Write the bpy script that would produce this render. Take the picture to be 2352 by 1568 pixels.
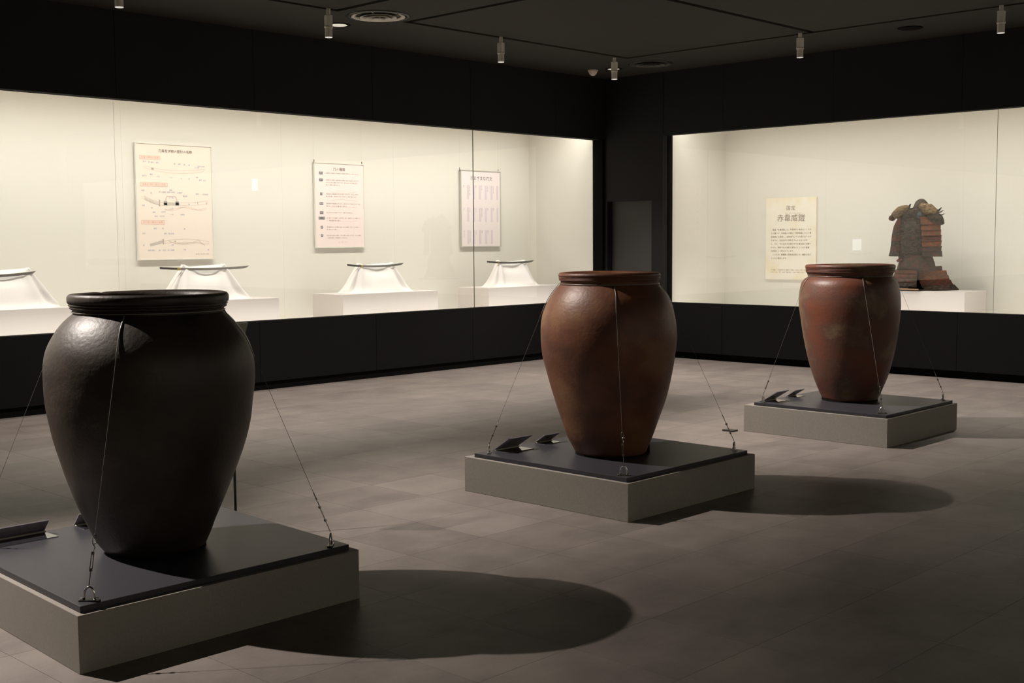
import bpy, bmesh, math, random
import numpy as np
from mathutils import Vector, Matrix

for _o in list(bpy.data.objects):
    bpy.data.objects.remove(_o)
SC = bpy.context.scene
COL = SC.collection
PI = math.pi
random.seed(7)

# ------------------------------------------------------------------ camera, exposure, lights
def camera():
    yaw, pitch, roll = math.radians(43.9384), math.radians(-4.6574), math.radians(-0.4193)
    f = Vector((math.cos(pitch)*math.cos(yaw), math.cos(pitch)*math.sin(yaw), math.sin(pitch)))
    r = Vector((math.sin(yaw), -math.cos(yaw), 0))
    u = r.cross(f)
    r2 = r*math.cos(roll) + u*math.sin(roll)
    u2 = -r*math.sin(roll) + u*math.cos(roll)
    cd = bpy.data.cameras.new('camera')
    cd.sensor_width = 36.0
    cd.lens = 2805.97*36.0/2352.0
    cd.clip_start = 0.05
    cd.clip_end = 100
    co = bpy.data.objects.new('camera', cd)
    COL.objects.link(co)
    m = Matrix((r2, u2, -f)).transposed().to_4x4()
    m.translation = Vector((0, 0, 1.5))
    co.matrix_world = m
    SC.camera = co
camera()

SC.view_settings.view_transform = 'Standard'
SC.view_settings.look = 'None'
SC.view_settings.gamma = 1.0
SC.view_settings.use_curve_mapping = False
SC.view_settings.exposure = 0.0

W = bpy.data.worlds.new('world')
SC.world = W
W.use_nodes = True
W.node_tree.nodes['Background'].inputs[0].default_value = (0.9, 0.95, 1.0, 1)
W.node_tree.nodes['Background'].inputs[1].default_value = 0.0

def aim(o, target):
    d = Vector(target) - o.location
    o.rotation_euler = d.to_track_quat('-Z', 'Y').to_euler()

def spot(loc, target, power, deg, blend, radius, color):
    ld = bpy.data.lights.new('spot_lamp', 'SPOT')
    ld.energy = power; ld.spot_size = math.radians(deg); ld.spot_blend = blend
    ld.shadow_soft_size = radius; ld.color = color
    o = bpy.data.objects.new('spot_lamp', ld); COL.objects.link(o)
    o.location = loc
    aim(o, target)
    return o

def strip(loc, target, sx, sy, power, color, spread=180):
    ld = bpy.data.lights.new('case_lamp', 'AREA')
    ld.shape = 'RECTANGLE'; ld.size = sx; ld.size_y = sy
    ld.energy = power; ld.color = color; ld.spread = math.radians(spread)
    o = bpy.data.objects.new('case_lamp', ld); COL.objects.link(o)
    o.location = loc
    return o

WARM = (1.0, 0.90, 0.82)
# one spotlight of the track over each jar
KEYS = [((1.15, 6.5, 3.40), (2.28, 4.80, 0.0), 1180),
        ((4.12, 6.5, 3.40), (5.42, 4.95, 0.0), 780),
        ((7.05, 6.5, 3.40), (8.50, 4.90, 0.0), 1020)]
for a, b, p in KEYS:
    spot(a, b, p, 61, 1.0, 0.018, WARM)

# lamps inside the wall showcases: a strip above each opening and a weak low one behind the sill
CASEW = (1.0, 0.962, 0.885)
def case_strips(cx, cy, length, along, p_top, p_low):
    """along 'X': case behind a wall at +Y; 'Y': behind a wall at +X; 'F': behind the wall at -Y"""
    if along == 'X':
        a = strip((cx, cy+0.12, 3.24), None, length, 0.08, p_top, CASEW, 122); a.rotation_euler = (math.radians(17), 0, 0)
        b = strip((cx, cy+0.04, 0.64), None, length, 0.05, p_low, CASEW, 150); b.rotation_euler = (math.radians(128), 0, 0)
    elif along == 'Y':
        a = strip((cx+0.12, cy, 3.24), None, 0.08, length, p_top, CASEW, 122); a.rotation_euler = (0, math.radians(-17), 0)
        b = strip((cx+0.04, cy, 0.64), None, 0.05, length, p_low, CASEW, 150); b.rotation_euler = (0, math.radians(-128), 0)
    else:
        a = strip((cx, cy-0.22, 3.22), None, length, 0.08, p_top, CASEW, 125); a.rotation_euler = (math.radians(-30), 0, 0)
case_strips(4.3, 10.64, 16.4, 'X', 152, 18)
case_strips(12.834, 2.8, 13.2, 'Y', 88, 22)
case_strips(3.5, -4.62, 14.0, 'F', 135, 0)  # fill lamp of the added showcase behind the camera

# ------------------------------------------------------------------ materials
def mat(name, col, rough=0.6, metal=0.0, spec=0.5, col2=None, scale=4.0, detail=4.0, stretch=(1, 1, 1), bump=0.0, bscale=None,
        ior=None, coat=0.0, emit=None, estr=0.0, lo=0.35, hi=0.65):
    m = bpy.data.materials.new(name); m.use_nodes = True
    nt = m.node_tree; b = nt.nodes['Principled BSDF']
    b.inputs['Base Color'].default_value = (*col, 1)
    b.inputs['Roughness'].default_value = rough
    b.inputs['Metallic'].default_value = metal
    b.inputs['Specular IOR Level'].default_value = spec
    if ior: b.inputs['IOR'].default_value = ior
    if coat:
        b.inputs['Coat Weight'].default_value = coat
        b.inputs['Coat Roughness'].default_value = 0.25
    if emit:
        b.inputs['Emission Color'].default_value = (*emit, 1)
        b.inputs['Emission Strength'].default_value = estr
    if col2 or bump:
        tc = nt.nodes.new('ShaderNodeTexCoord'); mp = nt.nodes.new('ShaderNodeMapping')
        mp.inputs['Scale'].default_value = stretch
        nt.links.new(tc.outputs['Object'], mp.inputs[0])
        if col2:
            n = nt.nodes.new('ShaderNodeTexNoise'); n.inputs['Scale'].default_value = scale; n.inputs['Detail'].default_value = detail
            nt.links.new(mp.outputs[0], n.inputs['Vector'])
            rp = nt.nodes.new('ShaderNodeValToRGB')
            rp.color_ramp.elements[0].position = lo; rp.color_ramp.elements[0].color = (*col, 1)
            rp.color_ramp.elements[1].position = hi; rp.color_ramp.elements[1].color = (*col2, 1)
            nt.links.new(n.outputs['Fac'], rp.inputs[0]); nt.links.new(rp.outputs[0], b.inputs['Base Color'])
        if bump:
            n2 = nt.nodes.new('ShaderNodeTexNoise'); n2.inputs['Scale'].default_value = bscale or scale*6; n2.inputs['Detail'].default_value = 5
            nt.links.new(mp.outputs[0], n2.inputs['Vector'])
            bp = nt.nodes.new('ShaderNodeBump'); bp.inputs['Strength'].default_value = bump; bp.inputs['Distance'].default_value = 0.01
            nt.links.new(n2.outputs['Fac'], bp.inputs['Height']); nt.links.new(bp.outputs[0], b.inputs['Normal'])
    return m

def glass_mat(name, tint):
    m = bpy.data.materials.new(name); m.use_nodes = True
    nt = m.node_tree; nt.nodes.clear()
    out = nt.nodes.new('ShaderNodeOutputMaterial')
    tr = nt.nodes.new('ShaderNodeBsdfTransparent'); tr.inputs[0].default_value = (*tint, 1)
    gl = nt.nodes.new('ShaderNodeBsdfGlossy'); gl.inputs['Roughness'].default_value = 0.0
    gl.inputs['Color'].default_value = (1, 1, 1, 1)
    fr = nt.nodes.new('ShaderNodeFresnel'); 
    # the same reflectance from either side of the pane
    ge = nt.nodes.new('ShaderNodeNewGeometry'); ma = nt.nodes.new('ShaderNodeMath'); ma.operation = 'MULTIPLY_ADD'
    ma.inputs[1].default_value = 1/1.62 - 1.62; ma.inputs[2].default_value = 1.62
    nt.links.new(ge.outputs['Backfacing'], ma.inputs[0]); nt.links.new(ma.outputs[0], fr.inputs['IOR'])
    mx = nt.nodes.new('ShaderNodeMixShader')
    nt.links.new(fr.outputs[0], mx.inputs[0]); nt.links.new(tr.outputs[0], mx.inputs[1]); nt.links.new(gl.outputs[0], mx.inputs[2])
    nt.links.new(mx.outputs[0], out.inputs[0])
    return m

def floor_mat():
    m = bpy.data.materials.new('floor_tile_grey'); m.use_nodes = True
    nt = m.node_tree; b = nt.nodes['Principled BSDF']
    tc = nt.nodes.new('ShaderNodeNewGeometry')
    # which tile of the grid a point lies on
    sub = nt.nodes.new('ShaderNodeVectorMath'); sub.operation = 'SUBTRACT'; sub.inputs[1].default_value = (TX, TY, 0)
    div = nt.nodes.new('ShaderNodeVectorMath'); div.operation = 'DIVIDE'; div.inputs[1].default_value = (TS, TS, 1)
    fl = nt.nodes.new('ShaderNodeVectorMath'); fl.operation = 'FLOOR'
    wn = nt.nodes.new('ShaderNodeTexWhiteNoise'); wn.noise_dimensions = '2D'
    nt.links.new(tc.outputs['Position'], sub.inputs[0]); nt.links.new(sub.outputs[0], div.inputs[0]); nt.links.new(div.outputs[0], fl.inputs[0])
    nt.links.new(fl.outputs[0], wn.inputs['Vector'])
    mp = nt.nodes.new('ShaderNodeMapping'); mp.inputs['Scale'].default_value = (1.0, 1.35, 1.0)
    nt.links.new(tc.outputs['Position'], mp.inputs[0])
    n1 = nt.nodes.new('ShaderNodeTexNoise'); n1.inputs['Scale'].default_value = 3.2; n1.inputs['Detail'].default_value = 7; n1.inputs['Roughness'].default_value = 0.62
    nt.links.new(mp.outputs[0], n1.inputs['Vector'])
    n2 = nt.nodes.new('ShaderNodeTexNoise'); n2.inputs['Scale'].default_value = 60; n2.inputs['Detail'].default_value = 3
    nt.links.new(mp.outputs[0], n2.inputs['Vector'])
    def mul(a, k, c):
        x = nt.nodes.new('ShaderNodeMath'); x.operation = 'MULTIPLY_ADD'; x.inputs[1].default_value = k; x.inputs[2].default_value = c
        nt.links.new(a, x.inputs[0]); return x.outputs[0]
    def add(a, b_):
        x = nt.nodes.new('ShaderNodeMath'); x.operation = 'ADD'; nt.links.new(a, x.inputs[0]); nt.links.new(b_, x.inputs[1]); return x.outputs[0]
    v = add(add(mul(wn.outputs['Value'], 0.26, 0.0), mul(n1.outputs['Fac'], 0.95, -0.15)), mul(n2.outputs['Fac'], 0.16, 0.0))
    rp = nt.nodes.new('ShaderNodeValToRGB')
    rp.color_ramp.elements[0].position = 0.15; rp.color_ramp.elements[0].color = (0.105, 0.090, 0.082, 1)
    rp.color_ramp.elements[1].position = 0.95; rp.color_ramp.elements[1].color = (0.245, 0.212, 0.190, 1)
    nt.links.new(v, rp.inputs[0]); nt.links.new(rp.outputs[0], b.inputs['Base Color'])
    b.inputs['Roughness'].default_value = 0.52
    b.inputs['Specular IOR Level'].default_value = 0.42
    bp = nt.nodes.new('ShaderNodeBump'); bp.inputs['Strength'].default_value = 0.12; bp.inputs['Distance'].default_value = 0.004
    nt.links.new(n2.outputs['Fac'], bp.inputs['Height']); nt.links.new(bp.outputs[0], b.inputs['Normal'])
    return m

TS, TX, TY = 0.487, 4.79, 3.40          # floor tile pitch and grid offsets
M_FLOOR = floor_mat()
M_JOINT = mat('joint_dark', (0.03, 0.027, 0.025), 0.8)
M_WALL = mat('wall_charcoal', (0.015, 0.0148, 0.0142), 0.75, spec=0.25, bump=0.15, bscale=120)
M_BASE = mat('base_charcoal', (0.0042, 0.0042, 0.0041), 0.75, spec=0.2, bump=0.15, bscale=120)
M_BLACK = mat('matt_black', (0.003, 0.003, 0.003), 0.85, spec=0.1)
M_DOOR = mat('door_grey', (0.075, 0.074, 0.072), 0.7, spec=0.3)
M_CEIL = mat('ceiling_charcoal', (0.040, 0.037, 0.032), 0.85, spec=0.2, bump=0.1, bscale=200)
M_SLOT = mat('ceiling_slot', (0.004, 0.004, 0.004), 0.9, spec=0.1)
M_CASE = mat('case_cream', (0.80, 0.78, 0.715), 0.8, spec=0.2)
M_CASEW = mat('case_white', (0.84, 0.80, 0.74), 0.6, spec=0.3)
M_GLASS = glass_mat('showcase_glass', (0.985, 0.99, 0.98))
M_GEDGE = mat('glass_edge', (0.16, 0.18, 0.15), 0.3)
M_PLINTH = mat('plinth_white', (0.64, 0.595, 0.57), 0.7, spec=0.2)
M_CLOTH = mat('cloth_white', (0.90, 0.86, 0.83), 0.95, spec=0.05, bump=0.15, bscale=300)
M_STEEL = mat('steel_blade', (0.55, 0.56, 0.56), 0.22, metal=1.0)
M_TANG = mat('tang_brown', (0.05, 0.042, 0.035), 0.6, metal=0.5)
M_GOLD = mat('habaki_gold', (0.8, 0.62, 0.25), 0.3, metal=1.0)
M_PLAT = mat('platform_grey', (0.230, 0.212, 0.185), 0.75, spec=0.25, col2=(0.255, 0.235, 0.205), scale=120, detail=2)
M_PLATE = mat('plate_charcoal', (0.034, 0.033, 0.040), 0.40, spec=0.35, bump=0.03, bscale=250)
M_METAL = mat('chrome', (0.62, 0.60, 0.58), 0.18, metal=1.0)
M_METALD = mat('steel_dark', (0.20, 0.19, 0.18), 0.30, metal=1.0)
M_CABLE = mat('cable_steel', (0.13, 0.12, 0.105), 0.5, metal=0.5)
M_SLEEVE = mat('clear_sleeve', (0.21, 0.20, 0.18), 0.25, spec=0.6)
M_ACRYL = mat('acrylic_gloss', (0.02, 0.02, 0.024), 0.04, spec=1.0, ior=2.3)
M_CARD = mat('card_dark', (0.20, 0.18, 0.205), 0.35, spec=0.5)
M_CARDF = mat('card_pale', (0.62, 0.58, 0.50), 0.7)
M_POLE = mat('pole_dark', (0.030, 0.030, 0.026), 0.35, metal=0.4)
M_SIGN = mat('sign_grey_green', (0.20, 0.205, 0.165), 0.6)
M_LAMPB = mat('lamp_body_beige', (0.70, 0.66, 0.57), 0.5, emit=None)
M_LENS = mat('lamp_lens', (0.8, 0.8, 0.8), 0.2, emit=(1, 0.96, 0.88), estr=0.45)
M_DOWN = mat('downlight_disc', (0.75, 0.72, 0.62), 0.6, emit=(1, 0.93, 0.78), estr=0.5)
M_ALU = mat('diffuser_alu', (0.62, 0.58, 0.50), 0.5)
M_PINK = mat('sensor_pinkish', (0.78, 0.64, 0.55), 0.6)
M_FRAME = mat('poster_frame_silver', (0.80, 0.78, 0.72), 0.4)
M_PAPER1 = mat('poster_paper_peach', (0.90, 0.80, 0.70), 0.8, spec=0.1)
M_PAPER2 = mat('poster_paper_pink', (0.92, 0.79, 0.75), 0.8, spec=0.1)
M_PAPER3 = mat('poster_paper_lilac', (0.88, 0.80, 0.79), 0.8, spec=0.1)
M_PAPER4 = mat('panel_paper_washi', (0.92, 0.87, 0.76), 0.8, spec=0.1, col2=(0.90, 0.79, 0.53), scale=3.2, detail=3, lo=0.48, hi=0.75)
M_INK = mat('ink_black', (0.035, 0.028, 0.028), 0.8, spec=0.1)
M_INKB = mat('ink_brown', (0.30, 0.23, 0.18), 0.8, spec=0.1)
M_INKG = mat('ink_grey', (0.36, 0.28, 0.27), 0.8, spec=0.1)
M_INKD = mat('ink_dark_grey', (0.11, 0.09, 0.095), 0.8, spec=0.1)
M_INKR = mat('ink_red', (0.70, 0.36, 0.28), 0.8, spec=0.1)
M_INKBL = mat('ink_blue', (0.42, 0.44, 0.58), 0.8, spec=0.1)
M_INKL = mat('ink_pale', (0.74, 0.58, 0.51), 0.8, spec=0.1)
M_BADGE = mat('badge_slate', (0.13, 0.14, 0.17), 0.8, spec=0.1)
M_LILAC = mat('band_lilac', (0.76, 0.66, 0.72), 0.8, spec=0.1)
M_FOAM = mat('foam_black', (0.006, 0.006, 0.006), 0.9, spec=0.1)

def jar_mat(name, a, b_, c, rough, seed, cpos=0.62):
    m = bpy.data.materials.new(name); m.use_nodes = True
    nt = m.node_tree; b = nt.nodes['Principled BSDF']
    tc = nt.nodes.new('ShaderNodeTexCoord')
    mp = nt.nodes.new('ShaderNodeMapping'); mp.inputs['Location'].default_value = (seed, seed*0.7, 0); mp.inputs['Scale'].default_value = (1, 1, 1.2)
    nt.links.new(tc.outputs['Object'], mp.inputs[0])
    n = nt.nodes.new('ShaderNodeTexNoise'); n.inputs['Scale'].default_value = 3.4; n.inputs['Detail'].default_value = 6; n.inputs['Roughness'].default_value = 0.6
    nt.links.new(mp.outputs[0], n.inputs['Vector'])
    rp = nt.nodes.new('ShaderNodeValToRGB')
    rp.color_ramp.elements[0].position = 0.36; rp.color_ramp.elements[0].color = (*a, 1)
    rp.color_ramp.elements[1].position = 0.52; rp.color_ramp.elements[1].color = (*b_, 1)
    e = rp.color_ramp.elements.new(cpos); e.color = (*c, 1)
    nt.links.new(n.outputs['Fac'], rp.inputs[0]); nt.links.new(rp.outputs[0], b.inputs['Base Color'])
    b.inputs['Roughness'].default_value = rough
    b.inputs['Specular IOR Level'].default_value = 0.36
    # hand-thrown surface: horizontal wiping marks plus grit
    mp2 = nt.nodes.new('ShaderNodeMapping'); mp2.inputs['Scale'].default_value = (1, 1, 3)
    nt.links.new(tc.outputs['Object'], mp2.inputs[0])
    n2 = nt.nodes.new('ShaderNodeTexNoise'); n2.inputs['Scale'].default_value = 4; n2.inputs['Detail'].default_value = 4
    nt.links.new(mp2.outputs[0], n2.inputs['Vector'])
    n3 = nt.nodes.new('ShaderNodeTexNoise'); n3.inputs['Scale'].default_value = 55; n3.inputs['Detail'].default_value = 4
    nt.links.new(tc.outputs['Object'], n3.inputs['Vector'])
    b1 = nt.nodes.new('ShaderNodeBump'); b1.inputs['Strength'].default_value = 0.20; b1.inputs['Distance'].default_value = 0.010
    nt.links.new(n2.outputs['Fac'], b1.inputs['Height'])
    b2 = nt.nodes.new('ShaderNodeBump'); b2.inputs['Strength'].default_value = 0.22; b2.inputs['Distance'].default_value = 0.006
    nt.links.new(n3.outputs['Fac'], b2.inputs['Height']); nt.links.new(b1.outputs[0], b2.inputs['Normal'])
    nt.links.new(b2.outputs[0], b.inputs['Normal'])
    return m

M_JAR1 = jar_mat('stoneware_black_brown', (0.021, 0.0155, 0.012), (0.034, 0.024, 0.017), (0.043, 0.033, 0.024), 0.47, 1.3)
M_JAR2 = jar_mat('stoneware_red_brown', (0.085, 0.034, 0.020), (0.135, 0.052, 0.027), (0.165, 0.078, 0.036), 0.47, 5.1)
M_JAR3 = jar_mat('stoneware_rust_ash', (0.135, 0.042, 0.022), (0.095, 0.044, 0.030), (0.150, 0.100, 0.052), 0.47, 9.4, 0.64)

# ------------------------------------------------------------------ mesh helpers
class MB:
    """collects verts and faces of one mesh; world coordinates, stored relative to origin"""
    def __init__(s, origin=(0, 0, 0)):
        s.v = []; s.f = []; s.o = Vector(origin)
    def add(s, vs, fs):
        k = len(s.v); s.v += [tuple(p) for p in vs]; s.f += [tuple(i + k for i in f) for f in fs]; return s
    def box(s, x0, x1, y0, y1, z0, z1):
        x0, x1 = min(x0, x1), max(x0, x1); y0, y1 = min(y0, y1), max(y0, y1); z0, z1 = min(z0, z1), max(z0, z1)
        vs = [(x, y, z) for z in (z0, z1) for x, y in ((x0, y0), (x1, y0), (x1, y1), (x0, y1))]
        return s.add(vs, [(0, 3, 2, 1), (4, 5, 6, 7), (0, 1, 5, 4), (1, 2, 6, 5), (2, 3, 7, 6), (3, 0, 4, 7)])
    def hexa(s, bot, top):
        return s.add(list(bot) + list(top), [(0, 3, 2, 1), (4, 5, 6, 7), (0, 1, 5, 4), (1, 2, 6, 5), (2, 3, 7, 6), (3, 0, 4, 7)])
    def tube(s, path, r, seg=8, caps=True, r_end=None):
        path = [Vector(p) for p in path]; n = len(path); rings = []
        up = None
        for i, p in enumerate(path):
            t = (path[min(i+1, n-1)] - path[max(i-1, 0)]).normalized()
            if up is None:
                up = t.orthogonal().normalized()
            else:
                up = (up - t*up.dot(t)); up = up.normalized() if up.length > 1e-6 else t.orthogonal().normalized()
            bi = t.cross(up)
            rr = r if r_end is None else r + (r_end - r)*i/(n-1)
            if isinstance(r, (list, tuple)): rr = r[i]
            rings.append([p + (up*math.cos(2*PI*k/seg) + bi*math.sin(2*PI*k/seg))*rr for k in range(seg)])
        vs = [q for ring in rings for q in ring]; fs = []
        for i in range(n-1):
            for k in range(seg):
                a = i*seg + k; b = i*seg + (k+1) % seg
                fs.append((a, b, b+seg, a+seg))
        if caps:
            fs.append(tuple(range(seg-1, -1, -1))); fs.append(tuple((n-1)*seg + k for k in range(seg)))
        return s.add(vs, fs)
    def lathe(s, prof, c, seg=48, offs=None, caps=False, mod=None):
        """prof: [(r, z)], c: (x, y); offs: per-row (dx, dy)"""
        vs = []; fs = []; n = len(prof)
        for i, (r, z) in enumerate(prof):
            ox, oy = offs[i] if offs else (0, 0)
            for k in range(seg):
                a = 2*PI*k/seg; rr = r*(mod(a, z) if mod else 1)
                vs.append((c[0] + ox + rr*math.cos(a), c[1] + oy + rr*math.sin(a), z))
        for i in range(n-1):
            for k in range(seg):
                a = i*seg + k; b = i*seg + (k+1) % seg
                fs.append((a, b, b+seg, a+seg))
        if caps:
            fs.append(tuple(range(seg-1, -1, -1))); fs.append(tuple((n-1)*seg + k for k in range(seg)))
        return s.add(vs, fs)
    def grid(s, P, closed_u=False):
        """P[i][j] points"""
        n = len(P); m = len(P[0]); vs = [q for row in P for q in row]; fs = []
        for i in range(n-1):
            for j in range(m if closed_u else m-1):
                j2 = (j+1) % m
                fs.append((i*m+j, i*m+j2, (i+1)*m+j2, (i+1)*m+j))
        return s.add(vs, fs)
    def prism(s, poly, f0, f1):
        """poly of 2-D points swept between two mappings"""
        n = len(poly); vs = [f0(*p) for p in poly] + [f1(*p) for p in poly]
        fs = [tuple(range(n-1, -1, -1)), tuple(range(n, 2*n))] + [(i, (i+1) % n, n+(i+1) % n, n+i) for i in range(n)]
        return s.add(vs, fs)
    def build(s, name, m, parent=None, smooth=False, bevel=0.0, solid=0.0):
        me = bpy.data.meshes.new(name)
        me.from_pydata([(p[0]-s.o.x, p[1]-s.o.y, p[2]-s.o.z) for p in s.v], [], s.f)
        me.update()
        bm = bmesh.new(); bm.from_mesh(me); bmesh.ops.recalc_face_normals(bm, faces=bm.faces); bm.to_mesh(me); bm.free()
        me.materials.append(m)
        if smooth: me.polygons.foreach_set('use_smooth', [True]*len(me.polygons))
        o = bpy.data.objects.new(name, me); COL.objects.link(o)
        if parent is not None: o.parent = parent
        else: o.location = s.o
        if solid:
            md = o.modifiers.new('solid', 'SOLIDIFY'); md.thickness = solid; md.offset = 0
        if bevel:
            md = o.modifiers.new('bevel', 'BEVEL'); md.width = bevel; md.segments = 2; md.limit_method = 'ANGLE'
        return o

def tag(o, label=None, cat=None, group=None, kind=None):
    if label: o['label'] = label
    if cat: o['category'] = cat
    if group: o['group'] = group
    if kind: o['kind'] = kind
    return o

def thing(name, loc, label, cat, group=None):
    o = bpy.data.objects.new(name, None); COL.objects.link(o)
    o.location = loc; o.empty_display_size = 0.1
    return tag(o, label, cat, group)

def root(name, loc=(0, 0, 0)):
    o = bpy.data.objects.new(name, None); COL.objects.link(o); o.location = loc
    o['kind'] = 'structure'
    return o

# ------------------------------------------------------------------ the room
YW, XW, ZC = 10.50, 12.70, 3.64          # inner faces of the two showcase walls, ceiling height
Z0, Z1 = 0.708, 2.846                    # showcase opening
YG, XG = 10.64, 12.834                   # glass planes
XE, YE = 12.655, 9.528                   # corner ends of the two openings
XB0, YB0 = -4.5, -4.5                    # rear walls behind the camera

# floor: dark joint bed with separate tiles on it
fl = MB().box(XB0, XW+0.3, YB0, YW+0.3, -0.12, -0.004).build('floor', M_JOINT)
fl['kind'] = 'structure'
def px(P):
    co = SC.camera.matrix_world.inverted() @ Vector(P)
    if co.z > -0.3: return None
    return (1176 + 2805.97*co.x/-co.z, 784 - 2805.97*co.y/-co.z)
SC.view_layers[0].update()
cells = []
for i in range(-20, 17):
    for j in range(-17, 15):
        x, y = TX + i*TS, TY + j*TS
        if x + TS < XB0 or x > XW+0.07 or y + TS < YB0 or y > YW+0.07: continue
        q = px((x + TS/2, y + TS/2, 0))
        vis = q is not None and -60 < q[0] < 2412 and 700 < q[1] < 1640
        cells.append((0 if vis else 1, math.hypot(x + TS/2, y + TS/2), x, y))
cells.sort()
g = 0.0008
tm = MB().box(g, TS-g, g, TS-g, -0.006, 0.0)
t0 = tm.build('tile', M_FLOOR, fl)
def clipbox(x, y):
    return (max(x+g, XB0), min(x+TS-g, XW+0.07), max(y+g, YB0), min(y+TS-g, YW+0.07))
n_part = 0
rest = MB()
for vis, d, x, y in cells:
    edge = x < XB0 or y < YB0 or x+TS > XW+0.07 or y+TS > YW+0.07
    if vis == 0 and n_part < 300 and not edge:
        o = t0 if n_part == 0 else t0.copy()
        if n_part: COL.objects.link(o); o.parent = fl
        o.location = (x, y, 0); n_part += 1
    else:
        a = clipbox(x, y); rest.box(a[0], a[1], a[2], a[3], -0.006, 0.0)
ro = rest.build('tile_field', M_FLOOR, fl); ro['kind'] = 'stuff'

# ceiling: dark backing, flush border, coffer panels with black slots between
ce = MB().box(XB0, XW+1.6, YB0, YW+1.6, ZC+0.03, ZC+0.15).build('ceiling', M_SLOT)
ce['kind'] = 'structure'
s = 0.035
def cpanel(x0, x1, y0, y1, name='panel'):
    return MB().box(x0, x1, y0, y1, ZC, ZC+0.035).build(name, M_CEIL, ce)
cpanel(XB0, XW, 9.12+s, YW, 'border_panel')
cpanel(11.45+s, XW, YB0, 9.12+s, 'border_panel')
cpanel(7.17+s, 8.03-s, YB0, 9.12+s, 'border_panel')
for y0, y1 in ((6.67, 9.12), (4.22, 6.67), (1.77, 4.22), (-4.5, 1.77)):
    cpanel(8.03+s, 11.45-s, y0+s, y1-s)
    cpanel(3.75+s, 7.17-s, y0+s, y1-s)
    cpanel(XB0, 3.75-s, y0+s, y1-s)

# left showcase wall (faces -Y): header, base and end column clad in panels
wl = root('wall_left')
gj = 0.0022
xs = [XB0, -3.32, -1.82, -0.32, 1.18, 2.68, 4.18, 5.68, 7.18, 8.72, 10.22, 11.72, XW]
for a, b in zip(xs[:-1], xs[1:]):
    MB().box(a+gj, b-gj, YW, YW+0.10, Z1, ZC).build('panel', M_WALL, wl)
    MB().box(a+gj, b-gj, YW, YW+0.10, 0.085, Z0).build('panel', M_BASE, wl)
MB().box(XE, XW, YW, YW+0.10, Z0, Z1).build('end_post', M_BLACK, wl)
MB().box(XB0, XW+0.1, YW+0.10, YW+0.14, 0.0, Z0).build('backing', M_BLACK, wl)
MB().box(XB0, XW+0.1, YW+0.10, YW+0.14, Z1, ZC).build('backing', M_BLACK, wl)
MB().box(XE, XW, YW+0.10, YG+0.02, Z0, Z1).build('reveal', M_BLACK, wl)
MB().box(XB0, XE, YW+0.0005, YG-0.004, Z1-0.004, Z1-0.0005).build('soffit_strip', M_BLACK, wl)
MB().box(XB0, XE, YW+0.0005, YG-0.004, Z0+0.0005, Z0+0.003).build('sill_strip', M_BLACK, wl)
b_ = MB().box(XB0, XW+0.07, YW+0.015, YW+0.10, 0.0, 0.085).build('baseboard_left', M_BLACK); b_['kind'] = 'structure'

# right showcase wall (faces -X)
wr = root('wall_right')
ys = [YE, 8.62, 7.13, 5.62, 4.12, 2.62, 1.12, -0.38, -1.88, -3.38, YB0]
for a, b in zip(ys[:-1], ys[1:]):
    MB().box(XW, XW+0.10, b+gj, a-gj, Z1, ZC).build('panel', M_WALL, wr)
    MB().box(XW, XW+0.10, b+gj, a-gj, 0.085, Z0).build('panel', M_BASE, wr)
MB().box(XW+0.10, XW+0.134, YB0, YE, 0.0, Z0).build('backing', M_BLACK, wr)
MB().box(XW+0.10, XW+0.134, YB0, YE, Z1, ZC).build('backing', M_BLACK, wr)
MB().box(XW+0.0005, XG-0.004, YB0, YE, Z1-0.004, Z1-0.0005).build('soffit_strip', M_BLACK, wr)
MB().box(XW+0.0005, XG-0.004, YB0, YE, Z0+0.0005, Z0+0.003).build('sill_strip', M_BLACK, wr)
b_ = MB().box(XW+0.06, XW+0.10, YB0, YW, 0.0, 0.085).build('baseboard_right', M_BLACK); b_['kind'] = 'structure'

# plain corner section of the right wall with a recessed door
wc = root('wall_corner')
YD0, YD1, ZD = 9.715, 10.455, 2.025
MB().box(XW, XW+0.10, YE+0.006, YD0, 0.085, ZC).build('panel', M_WALL, wc)
MB().box(XW, XW+0.10, YD1, YW, 0.085, ZC).build('panel', M_WALL, wc)
MB().box(XW, XW+0.10, YD0, YD1, ZD, ZC).build('panel', M_WALL, wc)
MB().box(XW+0.10, XW+0.134, YE, YW+0.14, ZD, ZC).build('backing', M_BLACK, wc)
MB().box(XW+0.10, XW+0.134, YE, YD0, 0, ZD).build('backing', M_BLACK, wc)
MB().box(XW+0.10, XW+0.134, YD1, YW+0.14, 0, ZD).build('backing', M_BLACK, wc)
dr = MB().box(XW+0.105, XW+0.15, YD0-0.03, YD1+0.03, 0.0, ZD+0.03).build('door_1', M_DOOR); dr['kind'] = 'structure'
MB().box(XW+0.085, XW+0.105, YD0+0.05, YD0+0.068, 0.98, 1.10).build('door_handle', M_METALD, dr)

# rear walls, behind the camera
o = MB().box(XB0-0.1, XB0, YB0, YW+0.1, 0, ZC).build('wall_rear', M_WALL); o['kind'] = 'structure'
wf = root('wall_front')
for a, b in ((XB0, -3.5), (-3.5, 0.0), (0.0, 3.5), (3.5, 7.0), (7.0, 10.5), (10.5, XW+0.1)):
    if -3.6 < a < 10.4:
        MB().box(a+gj, b-gj, YB0-0.1, YB0, 0, Z0).build('panel', M_WALL, wf)
        MB().box(a+gj, b-gj, YB0-0.1, YB0, Z1, ZC).build('panel', M_WALL, wf)
    else:
        MB().box(a+gj, b-gj, YB0-0.1, YB0, 0, ZC).build('panel', M_WALL, wf)

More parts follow.
